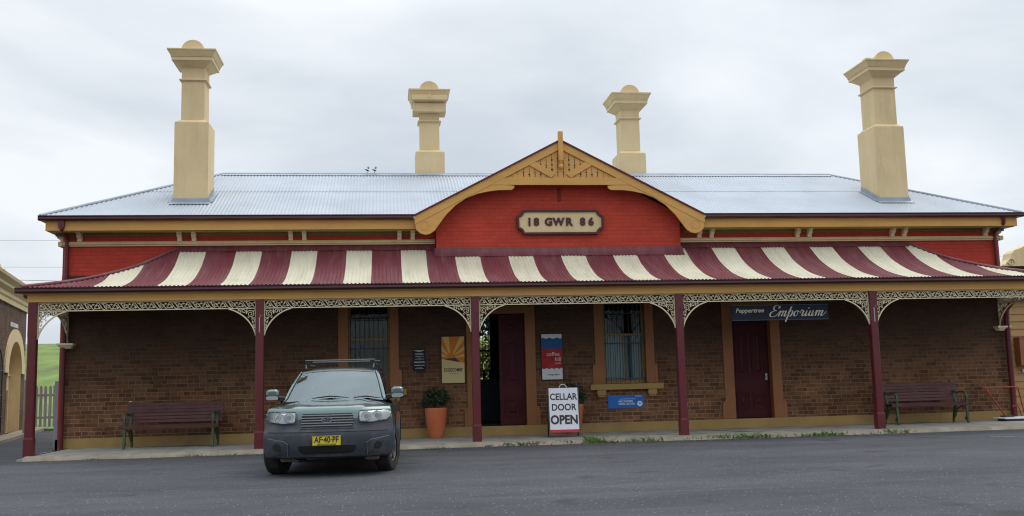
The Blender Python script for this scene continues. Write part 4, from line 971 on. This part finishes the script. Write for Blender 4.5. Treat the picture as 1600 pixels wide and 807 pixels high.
# dark underbody and arch liners
m = MB(); m.box(-.62, .62, .25, 4.3, .24, .55); m.box(-.80, .80, 1.35, 2.95, .24, .30); m.box(-.6, .6, .12, .3, .22, .30); m.build('underbody', 'black', CAR)
for a_, b_ in ((-.68, -.42), (.46, .70)): m = MB(); m.frustum((a_+b_)/2, .36, .15, .26, .09, .05, (b_-a_)/2, .09); m.build('mud_guard', 'mud', CAR, bevel=.02)
def onface(name, pts, z_off, mat, parent, off, thick=.012, nx=14):
    # a shaped piece laid on the curved nose: pts = closed outline in (x, z)
    zs = [q for _, q in pts]; z0_, z1_ = min(zs), max(zs); m = MB(); rowsq = []
    nz_ = 8
    for i in range(nz_+1):
        z = z0_+(z1_-z0_)*min(max(i/nz_, .002), .998); xsx = []
        for a, b in zip(pts, pts[1:]+pts[:1]):
            if (a[1]-z)*(b[1]-z) <= 0 and abs(a[1]-b[1]) > 1e-9: xsx.append(a[0]+(b[0]-a[0])*(z-a[1])/(b[1]-a[1]))
        l, r = min(xsx), max(xsx); rowsq.append([(l+(r-l)*j/nx, Fy(l+(r-l)*j/nx, z)-off, z) for j in range(nx+1)])
    m.grid(rowsq)
    back = [[(x, y+thick, z) for x, y, z in r] for r in rowsq]
    m.grid([r[::-1] for r in back])
    m.grid([rowsq[0], back[0]][::-1]); m.grid([rowsq[-1], back[-1]]); m.grid([[r[0] for r in rowsq], [r[0] for r in back]]); m.grid([[r[-1] for r in rowsq], [r[-1] for r in back]][::-1])
    return m.build(name, mat, parent, smooth=40)
# radiator grille
gr = onface('grille', [(-.335, .62), (.335, .62), (.35, .70), (.33, .795), (-.33, .795), (-.35, .70)], 0, 'black', CAR, .006)
onface('grille_surround', [(-.355, .598), (.355, .598), (.345, .612), (-.345, .612)], 0, 'clad', gr, .012)
for k in range(5):
    z = .637+k*.034; w = .335+.01*(k > 0); m = MB(); n = 16
    for a, b in (((-w, w)),):
        rws = [[(a+(b-a)*j/n, Fy(a+(b-a)*j/n, z)-.022+dy, z+dz) for j in range(n+1)] for dy, dz in ((.012, -.0075), (0, -.006), (0, .006), (.012, .0075))]
        m.grid(rws)
    m.build('grille_bar', 'chrome', gr, smooth=30)
bd = MB(); ring = arc(0, 0, .068, 0, 360, 28, rz=.036)[:-1]; bd.prism([(a, .712+b) for a, b in ring], Fy(0, .71)-.042, Fy(0, .71)-.024, 'XZ'); bo2 = bd.build('badge', 'navy_edge', gr)
bd = MB(); bd.ribbon([(a, .712+b) for a, b in ring], .008, Fy(0, .71)-.046, Fy(0, .71)-.03, closed=True)
for sx, sz, r in ((-.034, .006, .013), (.005, .016, .008), (.03, .012, .008), (.012, -.006, .008), (.04, -.008, .008), (-.012, -.016, .008)):
    P = []
    for k in range(8): rr2 = r if k % 2 == 0 else r*.4; P.append((sx+rr2*1.3*math.cos(k*math.pi/4), .712+sz+rr2*math.sin(k*math.pi/4)))
    bd.prism(P, Fy(0, .71)-.045, Fy(0, .71)-.041, 'XZ')
bd.build('badge_stars', 'chrome', bo2)
# headlights
for s in (-1, 1):
    outl = [(s*a, b) for a, b in ((.425, .70), (.44, .672), (.60, .668), (.78, .69), (.835, .735), (.845, .80), (.80, .828), (.60, .825), (.425, .82), (.42, .76))]
    h = onface('headlight', outl, 0, 'white', CAR, .004, .01)
    for cx, r in ((.515, .06), (.655, .062)):
        m = MB(); y = Fy(s*cx, .745); m.ribbon([(s*cx+a, .745+b) for a, b in arc(0, 0, r, 0, 360, 20)[:-1]], .012, y-.028, y-.012, closed=True); m.build('lamp_ring', 'grey_metal', h)
        m = MB(); m.prism([(s*cx+a, .745+b) for a, b in arc(0, 0, r*.55, 0, 360, 16)[:-1]], y-.022, y-.016, 'XZ'); m.build('lamp_bulb', 'grey_metal', h)
    m_ = onface('indicator', [(s*.775, .70), (s*.83, .735), (s*.835, .79), (s*.79, .81)], 0, 'poster_white', h, .012)
    onface('lens', outl, 0, 'lamp_glass', h, .036, .004)
    rim = MB(); P = [(x, Fy(x, z)-.034, z) for x, z in outl]; rim.tube(P+[P[0]], .006, 5); rim.build('lamp_seal', 'clad', h)
# number plate
pl_ = MB(); yp = -.03; pl_.box(-.187, .187, yp, yp+.012, .375, .505); pp = pl_.build('number_plate', 'plate', CAR, bevel=.004)
m = MB(); m.ribbon([(-.182, .38), (.182, .38), (.182, .50), (-.182, .50)], .005, yp-.002, yp, closed=True); m.build('plate_edge', 'text_dark', pp)
text('AF·40·PF', .108, 'text_dark', pp, 0, yp-.002, .452, sx=.80, bold=.002, space=1.02); text('NEW SOUTH WALES', .026, 'text_dark', pp, 0, yp-.002, .393, sx=1.0)
# lower intake, fog lamp recesses, bumper creases
onface('lower_intake', [(-.37, .30), (-.30, .265), (.30, .265), (.37, .30), (.385, .355), (.37, .375), (-.37, .375), (-.385, .355)], 0, 'black', CAR, .004)
for s in (-1, 1):
    o = onface('fog_lamp_bezel', [(s*a, b) for a, b in ((.53, .24), (.52, .40), (.58, .435), (.82, .475), (.84, .30), (.76, .235))], 0, 'clad', CAR, .012, .02)
    bzl = [(s*a, b) for a, b in ((.53, .24), (.52, .40), (.58, .435), (.82, .475))]; m = MB(); m.tube([(x, Fy(x, z)-.016, z) for x, z in bzl], .006, 5); m.build('bezel_edge', 'edge_highlight', o)  # pale line paints a highlight along the bezel outline
    y = Fy(s*.665, .37); m = MB(); m.prism([(s*.665+a, .365+b) for a, b in arc(0, 0, .066, 0, 360, 20, rz=.05)[:-1]], y-.03, y-.0, 'XZ'); m.build('fog_recess', 'black', o)
    m = MB(); m.prism([(s*.665+a, .362+b) for a, b in arc(0, 0, .044, 0, 360, 20, rz=.036)[:-1]], y-.038, y-.028, 'XZ'); m.build('fog_lamp', 'car_glass', o)
m = MB()
for z, a, b in ((.555, -.80, .80),):
    P = [(a+(b-a)*i/30, Fy(a+(b-a)*i/30, z)-.001, z) for i in range(31)]; m.tube(P, .005, 5)
P = [(-.76+1.52*i/30, Fy(-.76+1.52*i/30, .866)-.002, .858-.0*i) for i in range(31)]; m.tube(P, .004, 5); m.build('panel_gap', 'black', CAR)
# greenhouse
def wsp(u, v):    # windscreen surface
    xb, yb, zb = .755*u, 1.06+.12*abs(u)**2.5, 1.005-.025*abs(u)**2; xt, yt, zt_ = .60*u, 1.83+.09*abs(u)**2.5, 1.455-.035*abs(u)**2.2
    return (xb+(xt-xb)*v, yb+(yt-yb)*v+.0, zb+(zt_-zb)*v+.05*math.sin(math.pi*v)*.6)
m = MB(); m.grid([[wsp(-1+2*i/20, j/10) for i in range(21)] for j in range(11)]); ws = m.build('windscreen', 'wind_glass', CAR, smooth=60)
m = MB(); P = [wsp(-1+2*i/20, .935) for i in range(21)]; Q = [wsp(-1+2*i/20, 1.) for i in range(21)]; m.grid([[(x, y-.004, z+.002) for x, y, z in P], [(x, y-.004, z+.002) for x, y, z in Q]]); m.build('sun_band', 'car_glass', ws)
m = MB(); a, b = wsp(-.93, .90), wsp(-.88, .84); m.box(a[0], b[0]+.02, a[1]-.03, a[1]-.028, b[2], a[2]); m.build('sticker', 'sticker', ws)
for s in (-1, 1):
    m = MB(); P = [wsp(s, j/10) for j in range(11)]; O_ = [(x+s*.05, y+.03, z-.012) for x, y, z in P]; I_ = [(x-s*.012, y-.008, z+.004) for x, y, z in P]; m.grid([I_, O_] if s < 0 else [O_, I_])
    m.tube([(x+s*.006, y-.01, z+.006) for x, y, z in P], .010, 6)
    m.build('windscreen_pillar', 'car_paint', CAR, smooth=50)
rfc = MB(); rws = []
for y, w, zc in ((1.83, .60, 1.455), (1.95, .615, 1.478), (2.2, .625, 1.497), (2.8, .63, 1.505), (3.5, .62, 1.50), (4.0, .60, 1.485), (4.12, .58, 1.455)):
    e = .09 if y < 1.9 else .02
    rws.append([(w*u, y+(.09*abs(u)**2.5 if y < 1.9 else .03*abs(u)**3), zc-.035*abs(u)**2.2-(.03*abs(u)**6)) for u in us])
rfc.grid(rws); rfc.grid([rws[-1], [(.78*u, 4.40, 1.0) for u in us]]); RFo = rfc.build('car_roof', 'car_paint', CAR, smooth=50)
for s in (-1, 1):
    m = MB(); tl_ = [(s*.66, 1.98, 1.40), (s*.672, 2.5, 1.425), (s*.672, 3.3, 1.42), (s*.65, 4.0, 1.39), (s*.64, 4.1, 1.37)]; bl = [(s*.805, 1.24, .985), (s*.81, 2.0, .99), (s*.81, 3.2, 1.0), (s*.805, 4.1, 1.0), (s*.79, 4.36, 1.0)]
    m.grid([tl_, bl] if s > 0 else [bl, tl_]); m.build('side_window', 'car_glass', CAR)
    m = MB(); top = [(s*.60, 1.92, 1.392), (s*.605, 2.5, 1.44), (s*.605, 3.3, 1.435), (s*.585, 4.0, 1.41), (s*.57, 4.12, 1.385)]; m.grid([[(s*.596, 1.9, 1.40), (s*.60, 2.5, 1.442), (s*.60, 3.3, 1.437), (s*.58, 4.0, 1.42), (s*.56, 4.13, 1.39)], tl_] if s > 0 else [tl_, [(s*.596, 1.9, 1.40), (s*.60, 2.5, 1.442), (s*.60, 3.3, 1.437), (s*.58, 4.0, 1.42), (s*.56, 4.13, 1.39)]])
    for yy, h in ((2.32, .05), (3.2, .05)): m.add([(s*.685, yy, 1.40), (s*.685, yy+h, 1.40), (s*.815, yy+h, 1.0), (s*.815, yy, 1.0)], [(0, 1, 2, 3)])
    m.build('roof_rail_panel', 'car_paint', CAR)
    m = MB(); m.tube([(s*.55, 2.05, 1.47), (s*.56, 2.1, 1.53), (s*.57, 2.3, 1.54), (s*.57, 3.6, 1.535), (s*.56, 3.85, 1.50)], .016, 8); m.build('roof_rail', 'iron', CAR, smooth=50)
    # mirror
    m = MB(); pr = [(.80, 1.33, 1.04), (.83, 1.30, 1.045)]
    prof = [(-.10, -.055), (-.08, -.075), (.07, -.075), (.105, -.04), (.10, .055), (.06, .078), (-.06, .078), (-.10, .05)]
    mx_, mz = s*.975, 1.095
    rings = [[(mx_+s*a*k, 1.30+y, mz+b*k) for a, b in prof] for k, y in ((.6, -.075), (.9, -.055), (1., -.01), (.96, .05), (.9, .055))]
    vs = [p for r in rings for p in r]; fs = [(i*8+k, i*8+(k+1) % 8, (i+1)*8+(k+1) % 8, (i+1)*8+k) for i in range(4) for k in range(8)]+[tuple(range(8)), tuple(32+k for k in range(8))]
    m.add(vs, fs); mo = fixn(m.build('wing_mirror', 'car_paint', CAR, smooth=60))
    m = MB(); m.tube([(s*.80, 1.36, 1.02), (s*.89, 1.32, 1.04)], [.04, .03], 8); m.box(*sorted((s*.80, s*.86)), 1.25, 1.40, 1.0, 1.05); m.build('mirror_arm', 'black', mo)
    m = MB(); m.prism([(mx_+s*a*.9, mz-.052+b*.35) for a, b in prof], 1.222, 1.235, 'XZ'); m.build('mirror_lens', 'grey_metal', mo)
# roof bars
for y, z, w in ((2.15, 1.60, .58), (3.35, 1.60, .60)):
    m = MB(); m.prism([(y-.035, z), (y-.02, z+.014), (y+.03, z+.016), (y+.04, z), (y+.02, z-.008)], -w, w, 'YZ'); b_ = m.build('roof_bar', 'iron', CAR)
    for s in (-1, 1): m = MB(); m.prism([(s*.50, 1.53), (s*.60, 1.51), (s*.57, 1.585), (s*.50, 1.597)], y-.03, y+.03, 'XZ'); m.build('bar_foot', 'black', b_)
m = MB(); m.prism([(-.56, 1.505), (.56, 1.505), (.55, 1.575), (-.55, 1.58)], 2.10, 2.108, 'XZ') if False else None
# wipers
for x0_, x1_, t0 in ((-.35, .22, .02), (.30, .72, .02)):
    P = [wsp((x0_+(x1_-x0_)*i/6)/.75, .02+.07*(1-abs(i-3)/3)*.6) for i in range(7)]; m = MB(); m.tube([(x, y-.02, z+.012) for x, y, z in P], [.006, .009, .011, .011, .01, .008, .005], 6); m.build('wiper', 'black', CAR)
m = MB(); m.grid([[(.76*u, 1.0+.14*abs(u)**2.5, 1.0-.03*abs(u)**2) for u in us], [(.755*u, 1.08+.12*abs(u)**2.5, 1.003-.025*abs(u)**2) for u in us]]); m.build('cowl', 'black', CAR)
# interior
m = MB(); m.box(-.72, .72, 1.25, 1.6, .7, .93); m.box(-.75, .75, 1.6, 4.1, .5, .55); m.box(-.74, .74, 4.0, 4.1, .5, 1.1); m.build('dashboard', 'seat', CAR)
for s in (-1, 1):
    m = MB(); m.box(s*.37-.22, s*.37+.22, 2.35, 2.5, .6, 1.15); m.box(s*.37-.12, s*.37+.12, 2.38, 2.48, 1.19, 1.36); m.build('seat', 'seat', CAR, bevel=.03)
m = MB(); ring = [(.37+.18*math.cos(R(a)), 1.72+.06*math.sin(R(a)), .93+.16*math.sin(R(a))) for a in range(0, 361, 20)]; m.tube(ring, .014, 6); m.build('steering_wheel', 'black', CAR)
m = MB(); m.box(-.1, .1, 1.92, 1.94, 1.33, 1.38); m.build('rear_view_mirror', 'black', CAR)
# proportions of the shell: nose a little higher, cabin a little narrower
def sm(x, a, b): t = max(0., min(1., (x-a)/(b-a))); return t*t*(3-2*t)
done = set()
def reshape(o):
    for c in o.children: reshape(c)
    if o.type != 'MESH' or o.data.name in done: return
    done.add(o.data.name); L = o.location
    for v in o.data.vertices:
        x, y, z = v.co.x+L.x, v.co.y+L.y, v.co.z+L.z
        dz = (.05+.0*z if y < 1.2 else .045*sm(z, .22, .45))*(1-.5*sm(z, .85, 1.0))*(1-sm(z, 1.0, 1.4))*(1-.55*sm(y, .45, 1.2))
        k = 1-.075*sm(z, .93, 1.02)
        v.co = (x*k-L.x, v.co.y, v.co.z+dz)
bpy.context.view_layer.update(); reshape(CAR)
# wheels
for y in (.90, 3.43):
    for s in (-1, 1):
        wh = bpy.data.objects.new('wheel', None); COL.objects.link(wh); wh.parent = CAR; wh.location = (s*.755, y, .33); wh.rotation_euler = (0, 0, R(-13) if y < 1 else 0); wh.empty_display_size = .1
        m = MB(); m.lathe([(.20, -.10), (.235, -.108), (.30, -.108), (.322, -.095), (.33, -.07), (.33, .07), (.322, .095), (.30, .108), (.235, .108), (.20, .10)], n=40)
        m.v = [(z*1.0, x, yy) for x, yy, z in m.v]; m.f = [f for f in m.f if len(f) == 4]; t_ = m.build('tyre', 'rubber', wh, smooth=30)
        tr = MB()
        for k in range(44):
            a = 2*math.pi*k/44
            for off in (-.052, 0, .052):
                c_, s_ = math.cos(a+off), math.sin(a+off); tr.box(off-.018, off+.018, -.012, .012, .328, .335); 
                for i in range(len(tr.v)-8, len(tr.v)): px, py, pz = tr.v[i]; tr.v[i] = (px, py*c_-pz*s_, py*s_+pz*c_)
        tr.build('tread', 'rubber', t_)
        r_ = MB(); r_.lathe([(.205, -.09), (.205, .085), (.19, .09), (.185, .05), (.18, -.09)], n=32)
        r_.v = [(z*s, x, yy) for x, yy, z in r_.v]; r_.f = [f for f in r_.f if len(f) == 4]
        o0 = len(r_.v)
        for k in range(5):
            a = 2*math.pi*k/5; r_.prism([(-.022, .03), (.022, .03), (.034, .195), (-.034, .195)], .055, .085, 'XZ')
            for i in range(len(r_.v)-8, len(r_.v)): px, py, pz = r_.v[i]; r_.v[i] = (py*s, px*math.cos(a)-pz*math.sin(a), px*math.sin(a)+pz*math.cos(a))
        r_.prism(arc(0, 0, .05, 0, 360, 16)[:-1], s*.05, s*.092, 'YZ')
        r_.prism(arc(0, 0, .18, 0, 360, 24)[:-1], s*.0, s*.01, 'YZ')
        fixn(r_.build('rim', 'rim', wh))

# ---------------------------------------------------------------- outbuilding at the left, seen along its arched side
Ax, Ay, Bx, By = -14.5, 7.3, -15.54, 12.5
ang = math.atan2(By-Ay, Bx-Ax)
ob = empty('brick_outbuilding', (Ax, Ay, 0), ang, 'brown brick outbuilding with cream cornice and arched cream doorway at the far left', 'outbuilding')
# local x runs along the visible face away from the camera, local y points to its left (into the building)
Ls, Le = -4.2, 4.7
m = MB(); a0, a1, sp2, cxm = 1.25, 3.75, 1.75, 2.5
def arch_wall(x0, x1, z1, ax0, ax1, spz, y0, y1, mbb):
    r = (ax1-ax0)/2; cx = (ax0+ax1)/2; rz = .95
    mbb.box(x0, ax0, y0, y1, -.15, z1); mbb.box(ax1, x1, y0, y1, -.15, z1)
    top = [(cx+r*math.cos(R(180-180*i/20)), spz+rz*math.sin(R(180-180*i/20))) for i in range(21)]
    for p, q in zip(top[:-1], top[1:]): mbb.prism([(p[0], p[1]), (q[0], q[1]), (q[0], z1), (p[0], z1)], y0, y1, 'XZ')
arch_wall(Ls, Le, 3.75, a0, a1, sp2, 0, .35, m); m.box(Ls, Le, 3.0, 3.3, -.15, 3.75); m.box(Le-.3, Le, .35, 3.0, -.15, 3.75); m.build('brick_wall', brick('outbuilding_brick', (.16, .09, .065), (.11, .065, .05), (.2, .17, .14)), ob)
m = MB(); r = (a1-a0)/2; n = 20
for i in range(n):
    q = []
    for t in (i, i+1):
        a = R(180-180*t/n); q.append(((2.5+(r)*math.cos(a), sp2+.95*math.sin(a)), (2.5+(r+.62)*math.cos(a), sp2+1.32*math.sin(a))))
    m.prism([q[0][0], q[1][0], q[1][1], q[0][1]], -.05, -.002, 'XZ')
m.box(a0-.02, a0+.05, -.05, .36, .05, 1.25) ; m.box(a0-.1, a0, -.05, -.002, sp2-.1, sp2)
m.build('arch_surround', 'cream', ob)
m = MB(); AA = [(2.5+(r-.012)*math.cos(R(a)), sp2+.938*math.sin(R(a))) for a in range(0, 181, 10)]; m.grid([[(a, -.03, b) for a, b in AA], [(a, .36, b) for a, b in AA]]); m.build('arch_reveal', 'cream', ob)
m = MB(); arch_n = [(2.5+r*math.cos(R(a)), sp2+.95*math.sin(R(a))) for a in range(0, 181, 12)]
m.prism([(a0, -.05)]+[(a1, -.05)]+arch_n, .30, .34, 'XZ'); m.prism([(a0+.001, -.05), (a0+.02, -.05), (a0+.02, sp2), (a0+.001, sp2)], .0, .3, 'XZ'); m.prism([(a1-.02, -.05), (a1-.001, -.05), (a1-.001, sp2), (a1-.02, sp2)], -.02, .3, 'XZ')
m.box(a0+.02, a1-.02, .26, .30, sp2-.06, sp2); m.build('arched_door', 'cream', ob)
m = MB(); m.prism([(0, 3.72), (-.06, 3.72), (-.06, 3.85), (-.10, 3.9), (-.10, 4.0), (-.22, 4.1), (-.22, 4.17), (-.34, 4.28), (-.36, 4.36), (.0, 4.42), (3.3, 4.42), (3.3, 3.72)], Ls, Le+.3, 'YZ'); m.build('cornice', 'cream', ob)
m = MB(); m.box(Ls, -.3, .02, .5, 4.42, 4.62); m.prism([(-.3, 4.42), (.75, 4.42), (.6, 4.5), (.45, 4.52), (.3, 4.62), (.05, 4.64), (-.1, 4.72), (-.3, 4.74)], .05, .35, 'XZ')
m.ribbon(spiral(.2, 4.55, .12, .03, 0, 400, 20), .04, -.0, .06); m.build('parapet_scroll', 'cream', ob)
m = MB()
for k in range(3): m.box(1.55+k*.5, 1.95+k*.5, -.012, -.001, 3.12, 3.24); 
m.build('wall_vent', 'white', ob)
m = MB(); [m.box(1.68+k*.5+d, 1.72+k*.5+d, -.014, -.011, 3.14, 3.22) for k in range(3) for d in (0, .12)]; m.build('vent_slots', 'black', ob)
m = MB(); m.box(Ls, Le+1.6, -.55, -.0, -.2, .0); tag(m.build('outbuilding_apron', 'kerb'), kind='structure'); bpy.data.objects['outbuilding_apron'].location = (Ax, Ay, 0); bpy.data.objects['outbuilding_apron'].rotation_euler = (0, 0, ang)
# iron gate leaf standing open beside it
ig = empty('iron_gate', (-13.95, 6.0, 0), R(97), 'dark iron gate leaf with rounded top standing open at the far left edge', 'gate')
m = MB(); m.ribbon([(-1.3, .12), (.0, .12)]+[(0, .5), (0, 1.7)]+arc(-.65, 1.75, .65, 0, 180, 14)+[(-1.3, .12)], .04, -.015, .015); m.build('gate_frame', 'iron', ig)
m = MB(); [m.tube([(-1.2+k*.14, 0, .12), (-1.2+k*.14, 0, 1.75+.6*math.sqrt(max(0, 1-((-1.2+k*.14+.65)/.65)**2)))], .008, 5) for k in range(9)]; [m.box(-1.3, 0, -.012, .012, z, z+.03) for z in (.55, 1.1, 1.75)]; m.build('gate_bars', 'iron', ig)

# picket fence on the far side
pf = empty('picket_fence', (-16.6, 13.0, -.05), 0, 'weathered grey picket fence in front of the green hillside at the left', 'fence')
for k in range(42):
    x = k*.145; h = 1.46+rnd.uniform(-.02, .02); tl2 = rnd.uniform(-.008, .008)
    m = MB(); m.prism([(x, .08), (x+.09, .08), (x+.09+tl2, h-.06), (x+.045+tl2, h), (x+tl2, h-.06)], -.01, .01, 'XZ'); m.build('picket', 'timber_grey', pf)
m = MB(); m.box(-.05, 6.15, .012, .05, .35, .42); m.box(-.05, 6.15, .012, .05, 1.08, 1.15); m.build('fence_rail', 'timber_grey', pf)
m = MB(); [m.box(x, x+.1, .052, .15, -.05, 1.4) for x in (0, 2.0, 4.0, 6.0)]; m.build('fence_post', 'timber_grey', pf)
wg = MB(); wg.box(-16.6, -10.6, 12.7, 13.3, -.1, -.03); tag(wg.build('grass_strip', 'grass'), kind='structure')
# pale gate leaf by the station corner
pg = empty('pale_gate', (-10.9, .75, 0), R(101), 'pale blue grey picket gate leaf hooked open beside the left corner of the station', 'gate')
m = MB(); [m.prism([(k*.12, .1), (k*.12+.085, .1), (k*.12+.085, 1.33), (k*.12+.042, 1.39), (k*.12, 1.33)], -.012, .012, 'XZ') for k in range(8)]; m.build('pickets', 'grey_gate', pg)
m = MB(); m.box(0, .95, .012, .045, .3, .38); m.box(0, .95, .012, .045, 1.05, 1.13); m.prism([(.02, .38), (.09, .38), (.93, 1.05), (.86, 1.05)], .014, .043, 'XZ'); m.build('gate_rails', 'grey_gate', pg)
m = MB(); m.box(-.09, -.012, -.03, .05, .0, 1.4); m.build('gate_stile', 'grey_gate', pg)
gp = MB(); gp.box(-.05, .05, -.05, .05, -.1, 1.62); gp.frustum(0, 0, 1.62, 1.68, .05, .05, .01, .01)
o = gp.build('gate_post', 'grey_gate', bevel=.004, loc=(-13.98, 8., 0)); tag(o, 'slim pale grey gate post between the outbuilding and the leftmost verandah post', 'post')
gp = MB(); gp.box(-.12, .08, -.05, .05, -.1, 1.55); o = gp.build('gate_post', 'timber_grey', bevel=.004, loc=(-14.4, 9.3, 0)); tag(o, 'dark weathered timber post against the end of the outbuilding wall', 'post')

# ---------------------------------------------------------------- right side: weatherboard shed and parapet behind
ws_ = empty('weatherboard_shed', (10.72, 1.9, 0), 0, 'ochre weatherboard shed with a meter box at the right end of the station', 'shed')
m = MB()
for k in range(16):
    z = k*.19-.1; m.add([(0, -.035, z), (5, -.035, z), (5, -.008, z+.19), (0, -.008, z+.19), (0, 0, z), (5, 0, z)], [(0, 1, 2, 3), (0, 4, 5, 1)])
m.box(0, 5, 0, 2.5, -.1, 2.94); m.build('board_wall', 'boards', ws_)
m = MB(); m.add([(-.02, -.2, 2.92), (5.1, -.2, 2.92), (5.1, 2.6, 3.25), (-.02, 2.6, 3.25), (-.02, -.2, 2.96), (5.1, -.2, 2.96), (5.1, 2.6, 3.29), (-.02, 2.6, 3.29)], [(0, 3, 2, 1), (4, 5, 6, 7), (0, 1, 5, 4), (1, 2, 6, 5), (2, 3, 7, 6), (3, 0, 4, 7)]); m.build('roof', 'galv', ws_)
m = MB(); m.box(1.36, 2.1, -.26, -.04, 1.24, 1.94); mb_ = m.build('meter_box', 'meter', ws_, bevel=.006)
m = MB(); m.box(1.345, 2.12, -.28, -.03, 1.94, 1.955); m.build('box_lid', 'meter', mb_)
m = MB(); m.box(1.50, 2.0, -.075, -.04, 1.07, 1.16); so = m.build('socket_strip', 'poster_white', ws_, bevel=.004)
m = MB(); [m.box(1.54+k*.11, 1.60+k*.11, -.078, -.0755, 1.09, 1.14) for k in range(4)]; m.build('socket', 'iron', so)
pb2 = empty('parapet_building', (14.6, 6.5, 0), 0, 'cream rendered building with scrolled parapet showing above the verandah roof at the right edge', 'building')
m = MB(); m.box(.35, 6, 0, 4, -.1, 4.3); m.build('wall', 'brick', pb2)
m = MB(); m.prism([(.3, 4.3), (.36, 4.36), (.42, 4.34), (.5, 4.42), (.62, 4.52), (.68, 4.7), (.8, 4.8), (1.0, 4.86), (1.2, 4.96), (6, 4.96), (6, 4.3)], -.12, .3, 'XZ'); m.ribbon(spiral(.62, 4.42, .13, .03, 0, 420, 20), .035, -.16, -.121); m.build('parapet', 'cream', pb2)

# ---------------------------------------------------------------- wires, shrub beyond the rear window
def wire(name, p, q, sag, r, label):
    m = MB(); P = [Vector(p).lerp(Vector(q), i/24) for i in range(25)]; P = [(v.x, v.y, v.z-sag*4*(i/24)*(1-i/24)) for i, v in enumerate(P)]; m.tube(P, r, 5); tag(m.build(name, 'iron'), label, 'power line', 'power lines beyond the station')
wire('power_line', (-45, 20, 7.5), (14, 20, 7.2), .1, .005, 'highest thin overhead wire crossing the sky left of the station roof')
wire('power_line', (-45, 20, 6.6), (14, 20, 5.9), .1, .005, 'middle thin overhead wire crossing the sky left of the station roof')
wire('power_line', (-45, 20, 7.2), (14, 20, 5.1), .6, .009, 'lowest and thickest overhead wire crossing the sky left of the station')
wire('power_line', (14, 20, 6.4), (50, 20, 6.2), .1, .006, 'thin overhead wire in the sky right of the station roof')
sh = empty('garden_shrub', (-.6, 10.2, -.1), 0, 'yellow green shrub seen through the rear window of the open doorway', 'shrub')
rr = random.Random(11); m = MB(); leaf_cloud(m, 0, 0, 1.9, 1.6, .7, .75, 1500, .2, rr); leaf_cloud(m, .3, .2, 1.0, 1.4, .7, .8, 900, .2, rr); m.build('foliage', 'yellow_leaf', sh)
m = MB(); leaf_cloud(m, 0, .8, 3.6, 2.6, .8, 1.2, 2600, .28, rr); m.build('added_sky_block_leaves', 'leaf', sh)  # dark leaves made up to block bright sky behind the rear window
m = MB(); m.tube([(0, 0, 0), (.1, 0, 1.2), (0, .1, 2.0)], [.06, .04, .02], 7); m.tube([(.05, 0, .6), (.6, 0, 1.7)], [.03, .01], 6); m.build('stem', 'bark', sh)
ct = empty('shop_counter', (-1.6, 2.5, .2), 0, 'dark blue panelled counter standing inside the open doorway', 'counter')
m = MB(); m.box(-.9, .62, 0, .5, 0, .98); m.build('cabinet', 'counter', ct, bevel=.004)
m = MB(); [m.ribbon([(a+.06, .12), (a+.44, .12), (a+.44, .86), (a+.06, .86)], .03, -.012, -.001, closed=True) for a in (-.88, -.4, .1)]; m.build('panel_moulding', 'counter', ct)
m = MB(); m.box(-.94, .66, -.04, .54, .98, 1.02); m.build('counter_top', 'iron', ct, bevel=.004)
for k, (x, h) in enumerate(((.28, .24), (.38, .27), (.12, .2))):
    b = MB(); b.lathe([(.035, 1.222), (.036, 1.222+h*.6), (.014, 1.222+h*.75), (.013, 1.222+h)], -1.6+x, 2.72, 12)
    tag(b.build('bottle', 'black', smooth=40), ['dark bottle on the counter, middle one of three', 'dark bottle on the counter, rightmost and tallest of three', 'dark bottle on the counter, leftmost and shortest of three'][k], 'bottle', 'bottles on the counter')

# ---------------------------------------------------------------- weeds along the kerb
wd = MB(); rr = random.Random(4)
clumps = [(-9.3, .3), (-8.2, .35), (-7.5, .4), (-6.7, .4), (-1.45, .6), (-1.15, .8), (-.85, .7), (-.3, .7), (.25, 1.), (.6, .5), (1.0, .7), (1.3, .6), (2.2, .6), (2.5, .9), (2.75, .9), (3.0, .8), (3.3, 1.), (3.5, .8), (3.75, .7), (4.6, .7), (5.0, .7), (5.2, .6), (5.9, .5), (6.4, .7), (6.7, .8), (7.2, .4), (-1.9, .5), (-2.9, .3)]
tall = {(.25): 1, 1.3: 1}
for c, s in clumps:
    for k in range(int(75*s)):
        x = c+rr.gauss(0, .11+.05*s); y = -2.44+rr.gauss(0, .025); h = rr.uniform(.04, .13)*s*(1.35 if c in (1.3, .25, 5.0, 6.4) else 1)
        a = rr.uniform(0, 6.28); lx, ly = math.cos(a)*h*.9, math.sin(a)*h*.6-.01; w = .007+.006*rr.random()
        wd.add([(x-w, y, -.085), (x+w, y, -.085), (x+lx+w*.8, y+ly, -.085+h*.8), (x+lx*1.5, y+ly*1.4, -.085+h)], [(0, 1, 2), (0, 2, 3)], 1 if (c in (.6, -.85, -1.9) or rr.random() < .08) else 0)
tag(wd.build('kerb_weeds', ['weed', 'weed_red']), 'low green and reddish weeds growing along the kerb edge', 'weeds', kind='stuff')
dr = MB()
for k in range(500):
    x = rr.uniform(-10, 11); y = -2.5-abs(rr.gauss(0, .25)); r = rr.uniform(.004, .012); dr.add([(x-r, y, gz(y)), (x+r, y, gz(y)), (x, y+r, gz(y)), (x, y, gz(y)+r)], [(0, 1, 3), (1, 2, 3), (2, 0, 3)])
tag(dr.build('loose_gravel', 'kerb'), 'scattered grit on the asphalt along the kerb', 'grit', kind='stuff')
for o in bpy.data.objects:
    if o.parent is None and o.type == 'MESH' and not o.get('kind') and not o.get('label'): print('UNTAGGED', o.name)
